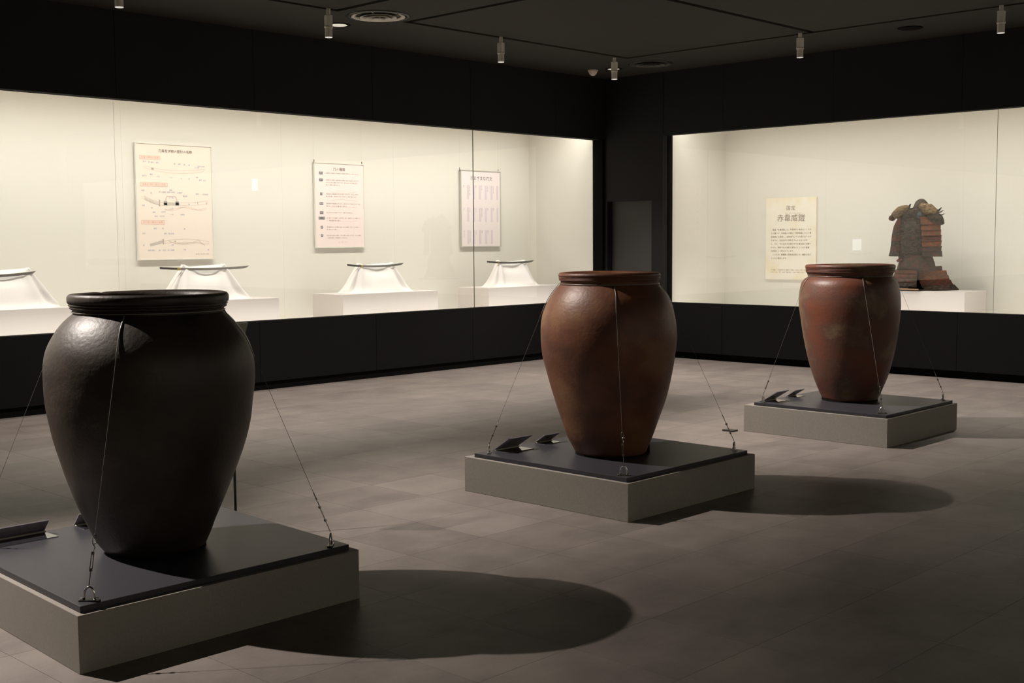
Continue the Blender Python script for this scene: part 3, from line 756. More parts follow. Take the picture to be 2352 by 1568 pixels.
# ------------------------------------------------------------------ the old suit of armour
def armour():
    cx, cy, zb = 13.62, 6.53, 0.904
    O = (cx, cy, zb)
    A = thing('suit_of_armour', O, 'old rust and brown laced suit of armour without helmet on white plinth', 'armour')
    mk = lambda n, a, b, sc=26: mat(n, a, 0.8, spec=0.2, col2=b, scale=sc, detail=8, stretch=(1, 1, 2.6), bump=0.8, bscale=120, lo=0.42, hi=0.58)
    red = mk('lacing_rust', (0.130, 0.036, 0.022), (0.055, 0.034, 0.026))
    org = mk('lacing_orange', (0.230, 0.066, 0.026), (0.120, 0.062, 0.036))
    drk = mk('lacing_dark', (0.024, 0.020, 0.016), (0.075, 0.046, 0.030))
    gry = mk('leather_grey', (0.085, 0.058, 0.046), (0.032, 0.030, 0.022))
    tan = mk('leather_tan', (0.240, 0.160, 0.075), (0.120, 0.075, 0.045))
    blu = mk('leather_blue', (0.085, 0.135, 0.155), (0.05, 0.06, 0.05))
    mixd = mk('skirt_russet', (0.105, 0.046, 0.032), (0.050, 0.044, 0.034), 20)
    blk = M_TANG
    rnd = random.Random(4)
    # local frame: u to the viewer's right (-Y), d towards the viewer (-X), z up from the plinth
    def W_(u, d, z): return (cx - d, cy - u, zb + z)
    def shell(name, m, z0, z1, a0, a1, b0, b1, th0, th1, uc0=0.0, uc1=0.0, n=20, dc=0.0, rag=0.0, solid=0.012):
        """a lame: elliptical band from angle th0 to th1 (0 = right, 90 = front)"""
        P = []
        for i in range(5):
            t = i/4; row = []
            for j in range(n+1):
                th = math.radians(th0 + (th1-th0)*j/n)
                a = a0+(a1-a0)*t; b = b0+(b1-b0)*t; uc = uc0+(uc1-uc0)*t
                bul = 0.006*math.sin(PI*t)
                z = z0+(z1-z0)*t + (rag*rnd.uniform(-1, 1) if i in (0, 4) else 0)
                row.append(W_(uc+(a+bul)*math.cos(th), dc+(b+bul)*math.sin(th), z))
            P.append(row)
        return MB(O).grid(P).build(name, m, A, smooth=True, solid=solid)
    def blob(name, m, u, d, z, ru, rd, rz, tilt=0.0, bumps=0.12, seed=1):
        r2 = random.Random(seed); ph = [r2.uniform(0, 6) for _ in range(4)]
        P = []
        for i in range(13):
            la = -PI/2 + PI*i/12; row = []
            for j in range(22):
                lo = 2*PI*j/22
                k = 1 + bumps*(math.sin(3*lo+ph[0])*math.cos(2*la+ph[1]) + 0.6*math.sin(5*lo+ph[2]+la*3))
                uu, dd, zz = ru*math.cos(la)*math.cos(lo)*k, rd*math.cos(la)*math.sin(lo)*k, rz*math.sin(la)*k
                row.append(W_(u + uu*math.cos(tilt)-zz*math.sin(tilt), d+dd, z + uu*math.sin(tilt)+zz*math.cos(tilt)))
            P.append(row)
        return MB(O).grid(P, closed_u=True).build(name, m, A, smooth=True)
    # wooden board under it and the dark core
    MB(O).box(cx-0.30, cx+0.20, cy-0.17, cy+0.28, zb, zb+0.012).build('stand_board', blk, A)
    MB(O).box(cx-0.31, cx-0.295, cy-0.17, cy+0.24, zb+0.012, zb+0.026).build('stand_batten', mat('batten_wood', (0.33, 0.19, 0.10), 0.6), A)
    MB(O).lathe([(0.09, zb+0.012), (0.09, zb+0.95)], (cx, cy), 16, caps=True).build('core_post', M_FOAM, A)
    # cuirass, five laced rows and the grey leather front sheet
    zs = [0.385, 0.46, 0.535, 0.61, 0.685, 0.765]
    for k in range(5):
        f0 = 0.172 + 0.002*k; f1 = 0.172 + 0.002*k
        shell('body_lame', drk if k % 2 else gry, zs[k]-0.010, zs[k+1], f0+0.006, f1, 0.150, 0.142, -20, 200, uc0=-0.03, uc1=-0.03)
    shell('front_leather', gry, 0.43, 0.80, 0.150, 0.120, 0.168, 0.152, 35, 145, n=16, uc0=-0.03, uc1=-0.03)
    shell('front_band', red, 0.60, 0.610, 0.150, 0.145, 0.176, 0.172, 60, 130, n=14, solid=0.006, uc0=-0.03, uc1=-0.03)
    shell('breast_plate', drk, 0.745, 0.87, 0.190, 0.165, 0.135, 0.110, -10, 190, uc0=-0.03, uc1=-0.025)
    # collar board behind the neck and the folded neck pieces
    P = []
    for i in range(8):
        row = []
        for j in range(17):
            th = PI*j/16; r = 0.105 - 0.004*i + (0.006 if (j % 3 == 0 and i == 0) else 0)
            row.append(W_(0.012+r*0.9*math.cos(th), -0.06+0.018*i, 0.945+0.120*math.sin(th)-0.012*i))
        P.append(row)
    mb = MB(O); mb.grid(P); k = len(mb.v); mb.f.append(tuple(k-17+q for q in range(17))); mb.f.append(tuple(16-q for q in range(17)))
    mb.build('neck_board', gry, A, smooth=True)
    blob('neck_pad', drk, -0.005, 0.05, 0.86, 0.185, 0.08, 0.095, 0, 0.08, 5)
    # shoulder leathers, curled at the ends, with gilt studs and torn tips
    blob('shoulder_leather', tan, -0.175, 0.05, 0.915, 0.115, 0.09, 0.062, 0.50, 0.12, 2)
    blob('shoulder_leather', tan, 0.160, 0.05, 0.925, 0.125, 0.09, 0.066, -0.50, 0.12, 3)
    blob('shoulder_curl', red, -0.285, 0.06, 0.845, 0.038, 0.06, 0.034, 0.3, 0.1, 6)
    blob('shoulder_flap', drk, 0.245, 0.06, 0.835, 0.105, 0.07, 0.055, -0.50, 0.15, 7)
    blob('chest_patch', blu, 0.080, 0.128, 0.870, 0.026, 0.012, 0.032, 0, 0.1, 8)
    for u, z in ((-0.155, 0.975), (0.125, 0.990)):
        blob('gilt_stud', M_GOLD, u, 0.085, z, 0.013, 0.012, 0.009, 0, 0, 9)
    for u, z, du, dz in ((-0.095, 0.968, 0.016, 0.030), (0.275, 0.905, 0.048, 0.010), (0.292, 0.872, 0.042, 0.004), (0.262, 0.922, 0.035, 0.024), (0.095, 1.000, 0.016, 0.016)):
        MB(O).prism([(-0.016, -0.010), (0.016, -0.012), (0.010+du, 0.008+dz)], lambda a, b: W_(u+a, 0.03, z+b), lambda a, b: W_(u+a, 0.055, z+b)).build('torn_tip', drk, A)
    # large shoulder shields: seven rows each, curved plates
    rows7 = [0.400, 0.455, 0.515, 0.578, 0.640, 0.702, 0.768, 0.850]
    lout = [-0.338, -0.322, -0.314, -0.308, -0.301, -0.290, -0.272, -0.225]
    rout = [0.338, 0.322, 0.319, 0.317, 0.314, 0.309, 0.301, 0.288]
    rin = [0.128, 0.126, 0.124, 0.121, 0.117, 0.112, 0.104, 0.092]
    for k in range(7):
        z0_, z1_ = rows7[k] - 0.006, rows7[k+1]
        P = []
        for i in range(4):
            t = i/3; row = []
            o_ = lout[k] + (lout[k+1]-0.004-lout[k])*t + 0.0015*rnd.uniform(-1, 1)
            for j in range(9):
                q = j/8
                row.append(W_(o_ + (-0.150-o_)*q, 0.02 + 0.11*math.sin(PI*q*0.55) - 0.012*t, z0_ + (z1_-z0_)*t))
            P.append(row)
        MB(O).grid(P).build('shoulder_shield_lame', [drk, red, drk, red, drk, red, red][k], A, solid=0.014)
        P = []
        for i in range(4):
            t = i/3; row = []
            o_ = rout[k] + (rout[k+1]+0.003-rout[k])*t + 0.0015*rnd.uniform(-1, 1); n_ = rin[k] + (rin[k+1]-rin[k])*t
            for j in range(9):
                q = j/8
                row.append(W_(n_ + (o_-n_)*q, 0.13 - 0.07*q*q - 0.012*t, z0_ + (z1_-z0_)*t))
            P.append(row)
        MB(O).grid(P).build('shoulder_shield_lame', [mixd, mixd, org, red, org, org, org][k], A, solid=0.014)
    # waist and belt knot
    shell('waist_skirt', mixd, 0.225, 0.40, 0.225, 0.172, 0.190, 0.150, -10, 190, rag=0.004)
    blob('belt_knot', red, -0.135, 0.155, 0.350, 0.036, 0.016, 0.020, 0.1, 0.25, 12)
    # front skirt of four rows, then the flared side skirt
    zz = [0.040, 0.090, 0.135, 0.185, 0.235]
    for k in range(4):
        shell('skirt_lame', [gry, mixd, red, red][k], zz[k]-0.006, zz[k+1], 0.240-0.010*k, 0.236-0.010*k, 0.270-0.018*k, 0.262-0.018*k, 55, 190, uc0=-0.03, uc1=-0.03)
    zq = [0.004, 0.055, 0.110, 0.165, 0.220, 0.270]
    for k in range(5):
        oc = [0.325, 0.262, 0.225, 0.200, 0.180][k]; oc1 = [0.268, 0.228, 0.205, 0.185, 0.170][k]
        P = []
        for i in range(3):
            t = i/2; row = []
            for j in range(11):
                q = j/10
                ctr = oc+(oc1-oc)*t
                hw = 0.150-0.012*k-(0.035 if k == 4 else 0)
                row.append(W_(ctr - hw + 2*hw*q*(1.0 if q > .2 else 1) , 0.13 - 0.22*q + 0.05*math.sin(PI*q) - 0.012*k, zq[k] - 0.004 + (zq[k+1]-zq[k]+0.004)*t + 0.01*q))
            P.append(row)
        MB(O).grid(P).build('side_skirt_lame', [drk, red, org, org, mixd][k], A, smooth=False, solid=0.014)
    for k in range(3):
        shell('rear_skirt_lame', red, 0.05+0.06*k, 0.115+0.06*k, 0.27-0.02*k, 0.25-0.02*k, 0.20, 0.19, 170, 300)
armour()

# ------------------------------------------------------------------ jars on platforms
RIMG = 'ring-mouthed storage jars'
ROWS = {
 1: [(1.300,.318,.007),(1.260,.3175,.006),(1.248,.311,.006),(1.231,.303,.005),(1.221,.302,.002),(1.199,.327,0),(1.166,.356,-.001),(1.124,.385,.001),(1.084,.405,.001),(1.049,.415,.001),(1.010,.421,.002),(.946,.4225,.003),(.841,.4135,0),(.771,.403,.002),(.710,.390,.001),(.642,.370,0),(.530,.332,-.006),(.435,.295,-.010),(.347,.257,-.011),(.271,.223,-.008),(.2467,.208,-.004)],
 2: [(1.305,.304,-.004),(1.279,.3025,-.004),(1.264,.298,-.003),(1.247,.293,-.002),(1.236,.303,-.003),(1.195,.337,-.001),(1.119,.377,-.004),(1.072,.392,-.007),(1.007,.403,-.006),(.944,.406,-.004),(.822,.395,-.005),(.712,.372,0),(.580,.338,.004),(.446,.293,.002),(.324,.249,.001),(.2467,.212,.006)],
 3: [(1.292,.343,-.015),(1.253,.341,-.014),(1.233,.336,-.013),(1.210,.321,-.011),(1.200,.337,-.013),(1.174,.360,-.016),(1.113,.380,-.016),(1.006,.390,-.014),(.868,.378,-.008),(.698,.354,-.003),(.549,.322,-.002),(.421,.286,0),(.315,.244,0),(.2467,.214,0)],
}
RTV = {1: (0.872, -0.489), 2: (0.632, -0.775), 3: (0.473, -0.881)}
def smooth_rows(rows, lo_z):
    """resample the body below the neck with a smooth curve"""
    z = np.array([r[0] for r in rows])[::-1]; r = np.array([r[1] for r in rows])[::-1]; o = np.array([r_[2] for r_ in rows])[::-1]
    n = len(z); d = np.gradient(r, z); do = np.gradient(o, z)
    zs = np.linspace(z[0], z[-1], 64); R = []; Of = []
    for q in zs:
        i = min(max(np.searchsorted(z, q)-1, 0), n-2); h = z[i+1]-z[i]; t = (q-z[i])/h
        h00 = 2*t**3-3*t**2+1; h10 = t**3-2*t**2+t; h01 = -2*t**3+3*t**2; h11 = t**3-t**2
        R.append(h00*r[i]+h10*h*d[i]+h01*r[i+1]+h11*h*d[i+1]); Of.append(float(np.interp(q, z, o)))
    return list(zip(R, zs, Of))

def jar(k, c, m, label, zneck, ztop, rlip, groove):
    """c: axis; body below the neck, separate grooved collar above"""
    O = (c[0], c[1], 0.235)
    J = thing('storage_jar', O, label, 'jar', RIMG)
    rt = RTV[k]
    body_rows = [r for r in ROWS[k] if r[0] <= zneck + 1e-6]
    sm = smooth_rows(body_rows, 0)
    rnd = random.Random(k); ph = [rnd.uniform(0, 6.28) for _ in range(4)]
    def mod(a, z): return 1 + 0.0035*math.sin(2*a+ph[0]) + 0.003*math.sin(3*a+ph[1]+z*2) + 0.002*math.sin(7*a+ph[2]+z*5)
    prof = [(r, z) for r, z, o in sm]; offs = [(rt[0]*o, rt[1]*o) for r, z, o in sm]
    mb = MB(O); mb.lathe(prof, c, 112, offs, mod=mod)
    mb.f.append(tuple(range(111, -1, -1)))
    mb.build('body', m, J, smooth=True)
    on = sm[-1][2]; rn = sm[-1][0]
    # collar: flares from the neck, grooves, rounded lip, then the inside wall down into the dark
    zc = ROWS[k][0][0]
    lip = ztop
    band, rh = groove[1], groove[2]
    zr = lip - band - groove[0]*rh                  # where the ridges end and the collar tapers to the neck
    tp = groove[3]; rl = rlip - 0.0012 - tp*groove[0]
    pr = [(rn-0.006, zneck-0.012), (rn-0.001, zneck+0.004), (rl-0.010, zr-0.004), (rl-0.005, zr)]
    for q in range(groove[0]):                      # ridges, the lowest the narrowest
        z_ = zr + q*rh; rr = rl + tp*q
        pr += [(rr-0.0025, z_+rh*0.10), (rr+0.001, z_+rh*0.28), (rr+0.0015, z_+rh*0.55), (rr+0.0008, z_+rh*0.74), (rr-0.0032, z_+rh*0.86), (rr-0.0032, z_+rh*0.97)]
    z_ = lip - band
    pr += [(rlip-0.004, z_+0.001), (rlip-0.0002, z_+0.004), (rlip+0.0012, z_+band*0.35), (rlip+0.0010, lip-0.014), (rlip-0.0015, lip-0.008), (rlip-0.006, lip-0.003), (rlip-0.013, lip-0.0005), (rlip-0.032, lip-0.001), (rlip-0.046, lip-0.008), (rlip-0.055, lip-0.022),
           (rlip-0.057, zr), (rn-0.034, zneck+0.005), (rn-0.032, zneck-0.02), (rn+0.000, zneck-0.09), (rn+0.020, zneck-0.2), (rn-0.03, zneck-0.45), (0.02, zneck-0.46)]
    oo = [(rt[0]*on, rt[1]*on)]*len(pr)
    def mod2(a, z): return 1 + 0.004*math.sin(2*a+ph[3]) + 0.002*math.sin(5*a+ph[1])
    def wob(a): return 0.0015*math.sin(2*a+ph[0]) + (0.0040*math.exp(-((a-1.75)/0.05)**2)*-1 if k == 1 else 0)
    vs_ = MB(O); vs_.lathe(pr, c, 112, oo, mod=mod2)
    vs_.v = [(x, y, z + (wob(math.atan2(y-c[1], x-c[0]) % (2*PI)) if z > zneck+0.02 else 0)) for x, y, z in vs_.v]
    vs_.build('rim_collar', m, J, smooth=True)
    # thin loop round the neck that the wires tie to
    ring = [(c[0]+rt[0]*on + (rn+0.0035)*math.cos(a), c[1]+rt[1]*on + (rn+0.0035)*math.sin(a), zneck+0.004) for a in np.linspace(0, 2*PI, 49)]
    MB(O).tube(ring, 0.0022, 6, caps=False).build('neck_loop', M_SLEEVE, J, smooth=True)
    return dict(c=c, rt=rt, rows=sm, zneck=zneck, on=on, rn=rn)

def platform(k, x0, y0, x1, y1, skew, label, plate):
    O = ((x0+x1)/2, (y0+y1)/2, 0)
    P = thing('display_platform', O, label, 'platform', 'low display platforms')
    def quad(ax0, ay0, ax1, ay1, z): return [(ax0 + skew*(ay0-y0), ay0, z), (ax1 + skew*(ay0-y0), ay0, z), (ax1 + skew*(ay1-y0), ay1, z), (ax0 + skew*(ay1-y0), ay1, z)]
    MB(O).hexa(quad(x0, y0, x1, y1, 0.0), quad(x0, y0, x1, y1, 0.21)).build('plinth_box', M_PLAT, P, bevel=0.0025)
    a0, b0, a1, b1 = plate
    MB(O).hexa(quad(a0, b0, a1, b1, 0.2102), quad(a0, b0, a1, b1, 0.2345)).build('top_plate', M_PLATE, P, bevel=0.0015)
    return P

platform(1, 1.948, 3.990, 3.199, 5.240, 0.049, 'low grey display platform carrying the black-brown jar, nearest the camera', (1.968, 4.015, 3.165, 5.212))
platform(2, 5.057, 4.020, 6.285, 5.279, 0.0, 'low grey display platform carrying the red-brown jar, middle of the row', (5.078, 4.047, 6.243, 5.214))
platform(3, 8.140, 4.100, 9.300, 5.313, 0.0, 'low grey display platform carrying the rust and ash jar, farthest away', (8.105+0.055, 4.122, 9.265, 5.232))

j1 = jar(1, (2.592, 4.581), M_JAR1, 'largest-looking jar, almost black stoneware, on the nearest platform', 1.226, 1.303, 0.3195, (2, 0.040, 0.0110, 0.0040))
j2 = jar(2, (5.627, 4.615), M_JAR2, 'red-brown stoneware jar with a grooved rim on the middle platform', 1.247, 1.318, 0.3035, (3, 0.025, 0.0075, 0.0010))
j3 = jar(3, (8.784, 4.750), M_JAR3, 'rust-coloured stoneware jar with ashy yellow patches on the farthest platform', 1.212, 1.306, 0.342, (3, 0.030, 0.0105, 0.0008))

def pad(c, pts, label):
    mb = MB((c[0], c[1], 0.2347)); n = 40
    mb.lathe([(pts, 0.2347), (pts, 0.2347+0.012)], c, n, caps=True)
    tag(mb.build('jar_pad', M_FOAM), label, 'pad', 'thin black pads under jars')
pad((2.592, 4.581), 0.205, 'thin black pad under the almost black jar')
pad((5.627, 4.615), 0.206, 'thin black pad under the red-brown jar')
pad((8.784, 4.750), 0.216, 'thin black pad under the rust and ash jar')
# black wedges pushed under the rim of the foot
def wedge(x, y, ang, label):
    o = Vector((x, y, 0.2347)); ca, sa = math.cos(ang), math.sin(ang)
    f = lambda a, b, z: (x + ca*a - sa*b, y + sa*a + ca*b, 0.2347 + z)
    mb = MB(o).add([f(-.05, -.03, 0), f(.03, -.03, 0), f(.03, .03, 0), f(-.05, .03, 0), f(.03, -.03, .055), f(.03, .03, .055), f(-.005, -.03, .045), f(-.005, .03, .045)],
                   [(0, 3, 2, 1), (1, 2, 5, 4), (0, 1, 4, 6), (3, 7, 5, 2), (4, 5, 7, 6), (0, 6, 7, 3)])
    tag(mb.build('foam_wedge', M_FOAM), label, 'wedge', 'black foam wedges')
wedge(5.627+0.632*0.232, 4.615-0.775*0.232+0.03, -0.88, 'small black foam wedge against the foot of the red-brown jar')

# ------------------------------------------------------------------ steadying wires
def wire(J, eye, label, group='steadying wires of the jars'):
    eye = Vector(eye)
    c = Vector((J['c'][0], J['c'][1], 0)); rt = Vector((J['rt'][0], J['rt'][1], 0))
    d = Vector((eye.x-c.x, eye.y-c.y, 0)); re = d.length; d.normalize()
    pts = []
    for r, z, o in J['rows'][::-1]:
        pts.append(c + rt*o + d*(r+0.005) + Vector((0, 0, z)))
    pts[0] = c + rt*J['on'] + d*(J['rn']+0.006) + Vector((0, 0, J['zneck']+0.004))
    E = eye + Vector((0, 0, 0.055))
    an = [math.atan2(p.z-E.z, (Vector((p.x, p.y, 0))-c).dot(d) - re) for p in pts]
    i = min([q for q in range(len(pts)) if pts[q].z > 0.55], key=lambda q: an[q])
    up = pts[:i+1]; T = pts[i]
    v = (E-T).normalized(); L = (E-T).length
    Wt = thing('steadying_wire', eye, label, 'wire', group)
    hook = E - v*0.185                         # where the cable ends and the turnbuckle begins
    MB(eye).tube(up + [T + v*0.055], 0.0024, 6).build('sleeve', M_SLEEVE, Wt, smooth=True)
    MB(eye).tube([T + v*0.05, hook], 0.0009, 5).build('cable', M_CABLE, Wt)
    sd = v.cross(Vector((0, 0, 1))).normalized()
    # thimble loop, hook, turnbuckle frame, rods
    loop = [hook + v*(0.020 - 0.020*math.cos(a)) + sd*0.0065*math.sin(a) for a in np.linspace(0, 2*PI, 19)]
    MB(eye).tube(loop, 0.0014, 6, caps=False).build('thimble', M_METALD, Wt, smooth=True)
    q = hook + v*0.038
    hk = [q + v*(0.009*math.sin(a)) + sd*(0.006*math.cos(a)-0.006) for a in np.linspace(-PI*0.9, PI*0.5, 12)] + [q + v*0.03]
    MB(eye).tube(hk, 0.0018, 6).build('hook', M_METAL, Wt, smooth=True)
    a0 = q + v*0.030
    mb = MB(eye)
    for sgn in (-1, 1): mb.tube([a0 + sd*sgn*0.0042, a0 + v*0.062 + sd*sgn*0.0042], 0.0018, 6)
    mb.tube([a0 - v*0.004, a0 + v*0.006], 0.0062, 8); mb.tube([a0 + v*0.056, a0 + v*0.066], 0.0062, 8)
    mb.build('turnbuckle', M_METALD, Wt)
    MB(eye).tube([a0 + v*0.064, E - v*0.002], 0.0022, 6).build('threaded_rod', M_METALD, Wt)
    # bow shackle on a small screwed plate
    bow = [eye + sd*0.019*math.cos(a) + Vector((0, 0, 0.014 + 0.036*math.sin(a))) for a in np.linspace(0, PI, 15)]
    MB(eye).tube([bow[0] - Vector((0, 0, 0.010))] + bow + [bow[-1] - Vector((0, 0, 0.010))], 0.0042, 8).build('shackle', M_METAL, Wt, smooth=True)
    pl = MB(eye)
    fwd = sd.cross(Vector((0, 0, 1)))
    pl.hexa([eye + sd*a + fwd*b for a, b in ((-.036, -.011), (.036, -.011), (.036, .011), (-.036, .011))],
            [eye + sd*a + fwd*b + Vector((0, 0, .005)) for a, b in ((-.036, -.011), (.036, -.011), (.036, .011), (-.036, .011))])
    pl.build('eye_plate', M_METALD, Wt)
    for sgn in (-1, 1):
        p = eye + sd*sgn*0.028
        MB(eye).tube([p + Vector((0, 0, .005)), p + Vector((0, 0, .011))], 0.006, 8).build('bolt', M_METAL, Wt)
    return Wt
ZP = 0.2347
wire(j1, (2.025, 4.055, ZP), 'wire with turnbuckle at the front corner of the black jar platform')
wire(j1, (3.106, 4.060, ZP), 'wire from the black jar to the platform corner nearest the middle platform')
wire(j1, (2.075, 5.130, ZP), 'wire from the black jar running out of the frame at its left')
wire(j2, (5.125, 4.105, ZP), 'wire with turnbuckle at the front corner of the red-brown jar platform')
wire(j2, (5.140, 5.150, ZP), 'wire from the red-brown jar to the corner beside its two caption boards')
wire(j2, (6.195, 4.110, ZP), 'wire from the red-brown jar to the platform corner towards the rust jar')
wire(j3, (8.212, 4.180, ZP), 'wire with turnbuckle at the front corner of the rust jar platform')
wire(j3, (8.215, 5.185, ZP), 'wire from the rust jar to the corner beside its two caption boards')
wire(j3, (9.222, 4.180, ZP), 'wire from the rust jar to the far corner, against the bright floor')

# ------------------------------------------------------------------ caption boards: bent glossy holders along the far edge of each plate
def caption(x0, x1, y, label, D=0.137, LE=0.132, H=0.085, z=ZP):
    O = ((x0+x1)/2, y, z)
    t = thing('caption_board', O, label, 'caption', 'caption boards on the platforms')
    def q(a, b, zz): return (a, y-b, z+zz)
    MB(O).hexa([q(x0, D, 0), q(x1, D, 0), q(x1, 0, 0), q(x0, 0, 0)], [q(x0, D, .003), q(x1, D, .003), q(x1, 0, .003), q(x0, 0, .003)]).build('base_sheet', M_ACRYL, t)
    MB(O).hexa([q(x0, 0.002, .003), q(x1, 0.002, .003), q(x1, LE, H), q(x0, LE, H)], [q(x0, -0.002, .007), q(x1, -0.002, .007), q(x1, LE-0.004, H+.004), q(x0, LE-0.004, H+.004)]).build('tilted_panel', M_CARD, t)
    MB(O).hexa([q(x0+.01, -0.0015, .0095), q(x1-.01, -0.0015, .0095), q(x1-.01, LE-0.010, H), q(x0+.01, LE-0.010, H)],
               [q(x0+.01, -0.0022, .0105), q(x1-.01, -0.0022, .0105), q(x1-.01, LE-0.0107, H+.001), q(x0+.01, LE-0.0107, H+.001)]).build('caption_card', M_CARDF, t)
    MB(O).hexa([q(x0, .021, .0031), q(x1, .021, .0031), q(x1, .011, .0031), q(x0, .011, .0031)], [q(x0, .020, .0052), q(x1, .020, .0052), q(x1, .012, .0080), q(x0, .012, .0080)]).build('fold_glint', M_CARDF, t)  # pale strip stands in for the bright reflection along the fold
caption(2.13, 2.396, 5.200, 'wide caption board on the far edge of the black jar platform', 0.139, 0.055, 0.060)
caption(2.537, 2.74, 5.205, 'caption board mostly hidden behind the foot of the black jar', 0.10, 0.055, 0.060)
caption(5.214, 5.427, 5.190, 'caption board nearer the wire on the red-brown jar platform')
caption(5.585, 5.730, 5.190, 'clear-edged caption board beside the foot of the red-brown jar', 0.090, 0.085, 0.058)
caption(8.235, 8.410, 5.203, 'caption board nearer the wire on the rust jar platform', 0.115, 0.130, 0.083)
caption(8.594, 8.735, 5.215, 'caption board beside the foot of the rust jar', 0.088, 0.092, 0.059)

# ------------------------------------------------------------------ slender sign stands behind two of the jars
def sign_stand(x, y, label):
    O = (x, y, 0)
    t = thing('sign_stand', O, label, 'stand', 'slender sign stands behind jars')
    MB(O).lathe([(0.0, 0.0), (0.13, 0.0), (0.13, 0.006), (0.02, 0.012), (0.0, 0.012)], (x, y), 32).build('base_disc', M_POLE, t)
    MB(O).tube([(x, y, 0.012), (x, y, 1.018)], 0.0075, 12).build('pole', M_POLE, t, smooth=True)
    # tilted reading panel facing the far wall
    x0, x1 = x-0.20, x+0.078
    f = lambda a, b, n: (a, y + 0.045 - b*0.085 + n*0.010, 0.945 + b*0.155 + n*0.005)
    MB(O).hexa([f(x0, 0, 0), f(x1, 0, 0), f(x1, 1, 0), f(x0, 1, 0)], [f(x0, 0, 1), f(x1, 0, 1), f(x1, 1, 1), f(x0, 1, 1)]).build('panel', M_SIGN, t)
sign_stand(3.445, 5.29, 'dark slender sign stand just behind the corner of the black jar platform')
sign_stand(6.50, 5.36, 'slender sign stand hidden behind the red-brown jar, only its shadow showing')

# small floor outlet cover between the middle and far platforms
o = MB((8.07, 5.39, 0)).box(8.035, 8.11, 5.345, 5.445, 0.0, 0.012).build('outlet_cover', M_POLE, bevel=0.003)
tag(o, 'flat dark outlet cover lying on the floor beside the rust jar platform', 'outlet cover')

# ------------------------------------------------------------------ ceiling fittings
def spotlight(x, y, label):
    O = (x, y, ZC)
    t = thing('ceiling_spotlight', O, label, 'spotlight', 'ceiling spotlights')
    MB(O).tube([(x, y, ZC+0.02), (x, y, ZC-0.050)], 0.020, 14).build('stem', M_LAMPB, t)
    MB(O).box(x-0.026, x+0.026, y-0.030, y+0.030, ZC-0.150, ZC-0.048).build('gear_box', M_LAMPB, t, bevel=0.004)
    MB(O).lathe([(0.032, ZC-0.150), (0.040, ZC-0.153), (0.040, ZC-0.163), (0.034, ZC-0.166)], (x, y), 20, caps=True).build('joint_ring', M_LAMPB, t)
    MB(O).lathe([(0.034, ZC-0.160), (0.034, ZC-0.248)], (x, y), 20, caps=True).build('barrel', M_LAMPB, t, smooth=False)
    MB(O).lathe([(0.0342, ZC-0.2470), (0.0342, ZC-0.2505), (0.026, ZC-0.2510), (0.024, ZC-0.2490)], (x, y), 20, caps=True).build('lens_ring', M_LENS, t)
    spot((x, y, ZC-0.262), (x, y, 0), 420, 96, 1.0, 0.03, WARM)
spotlight(5.00, 9.15, 'spotlight cut by the top of the frame, nearest end of the showcase row')
spotlight(7.09, 9.15, 'spotlight hanging beside the round bright downlight and the large air diffuser')
spotlight(9.36, 9.15, 'spotlight alone midway along the slot over the long showcase')
spotlight(11.31, 9.20, 'spotlight in the corner next to the small dome sensor')
spotlight(11.40, 6.79, 'spotlight at the slot crossing over the armour showcase')
spotlight(11.42, 4.70, 'spotlight over the armour showcase, closest to the frame edge')

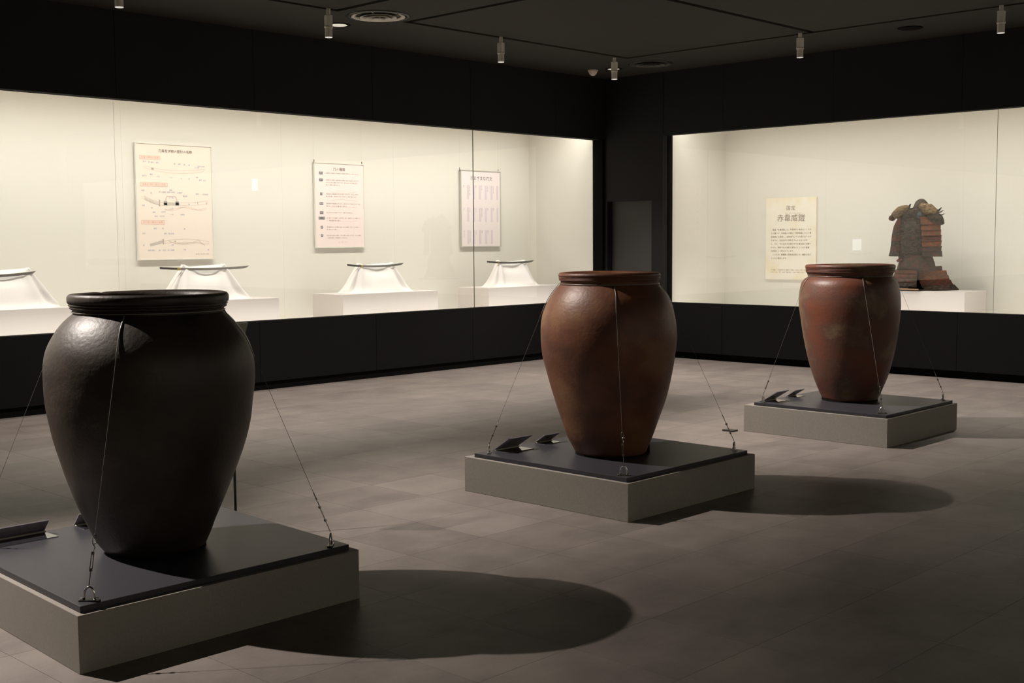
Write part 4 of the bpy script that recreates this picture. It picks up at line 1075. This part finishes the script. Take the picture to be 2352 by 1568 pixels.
def diffuser(x, y, r, label, m=None):
    m = m or M_ALU
    O = (x, y, ZC)
    t = thing('air_diffuser', O, label, 'air vent', 'round air diffusers')
    MB(O).lathe([(r, ZC+0.0), (r, ZC-0.006), (r-0.03, ZC-0.012), (r-0.035, ZC+0.02)], (x, y), 48).build('rim', M_POLE, t, smooth=True)
    MB(O).lathe([(r-0.03, ZC+0.002), (0.0, ZC+0.002)], (x, y), 48).build('dark_throat', M_SLOT, t)
    for k, (ra, rb, za, zb_) in enumerate(((0.255, 0.215, -0.010, -0.001), (0.175, 0.140, -0.018, -0.002), (0.115, 0.085, -0.026, -0.003), (0.062, 0.0, -0.034, -0.030))):
        MB(O).lathe([(ra, ZC+za), (max(rb, 0.001), ZC+zb_)], (x, y), 40).build('cone', m, t, smooth=True, solid=0.003)
    for k in range(4):
        a = k*PI/2 + 0.6
        MB(O).tube([(x+0.03*math.cos(a), y+0.03*math.sin(a), ZC-0.004), (x+(r-0.03)*math.cos(a), y+(r-0.03)*math.sin(a), ZC-0.004)], 0.005, 6).build('spoke', m, t)
diffuser(7.62, 9.07, 0.30, 'round ceiling air diffuser with pale rings between two slot corners')
diffuser(12.02, 9.21, 0.27, 'round dark ceiling air diffuser near the room corner', mat('diffuser_dark', (0.10, 0.095, 0.085), 0.5))

def downlight(x, y, r, label):
    O = (x, y, ZC)
    t = thing('downlight', O, label, 'ceiling light', 'flush round ceiling lights')
    MB(O).lathe([(r+0.030, ZC), (r+0.030, ZC-0.004), (r, ZC-0.006), (r, ZC+0.004)], (x, y), 36).build('trim_ring', M_BLACK, t)
    MB(O).lathe([(r, ZC-0.004), (0.001, ZC-0.004)], (x, y), 36).build('disc', M_DOWN, t)
downlight(7.64, 9.70, 0.088, 'round bright flush light next to the pale-ringed diffuser')
downlight(12.02, 9.79, 0.075, 'round flush light half hidden behind the corner spotlight')
x, y = 11.93, 10.05
O = (x, y, ZC)
t = thing('dome_sensor', O, 'small pinkish dome sensor under the ceiling in the corner', 'sensor')
MB(O).lathe([(0.066, ZC), (0.066, ZC-0.010), (0.060, ZC-0.012)], (x, y), 28, caps=True).build('base_ring', M_PINK, t)
MB(O).lathe([(0.055*math.cos(a), ZC-0.011-0.058*math.sin(a)) for a in np.linspace(0, PI/2*0.98, 10)], (x, y), 28, caps=True).build('dome', M_PINK, t, smooth=True)
x, y = 11.93, 5.84
O = (x, y, ZC)
t = thing('ceiling_speaker', O, 'flat black round speaker in the ceiling over the armour showcase', 'speaker')
MB(O).lathe([(0.125, ZC), (0.125, ZC-0.006), (0.112, ZC-0.009)], (x, y), 32, caps=True).build('rim', M_BLACK, t)
MB(O).lathe([(0.110, ZC-0.0095), (0.0, ZC-0.012)], (x, y), 32).build('grille', M_SLOT, t)
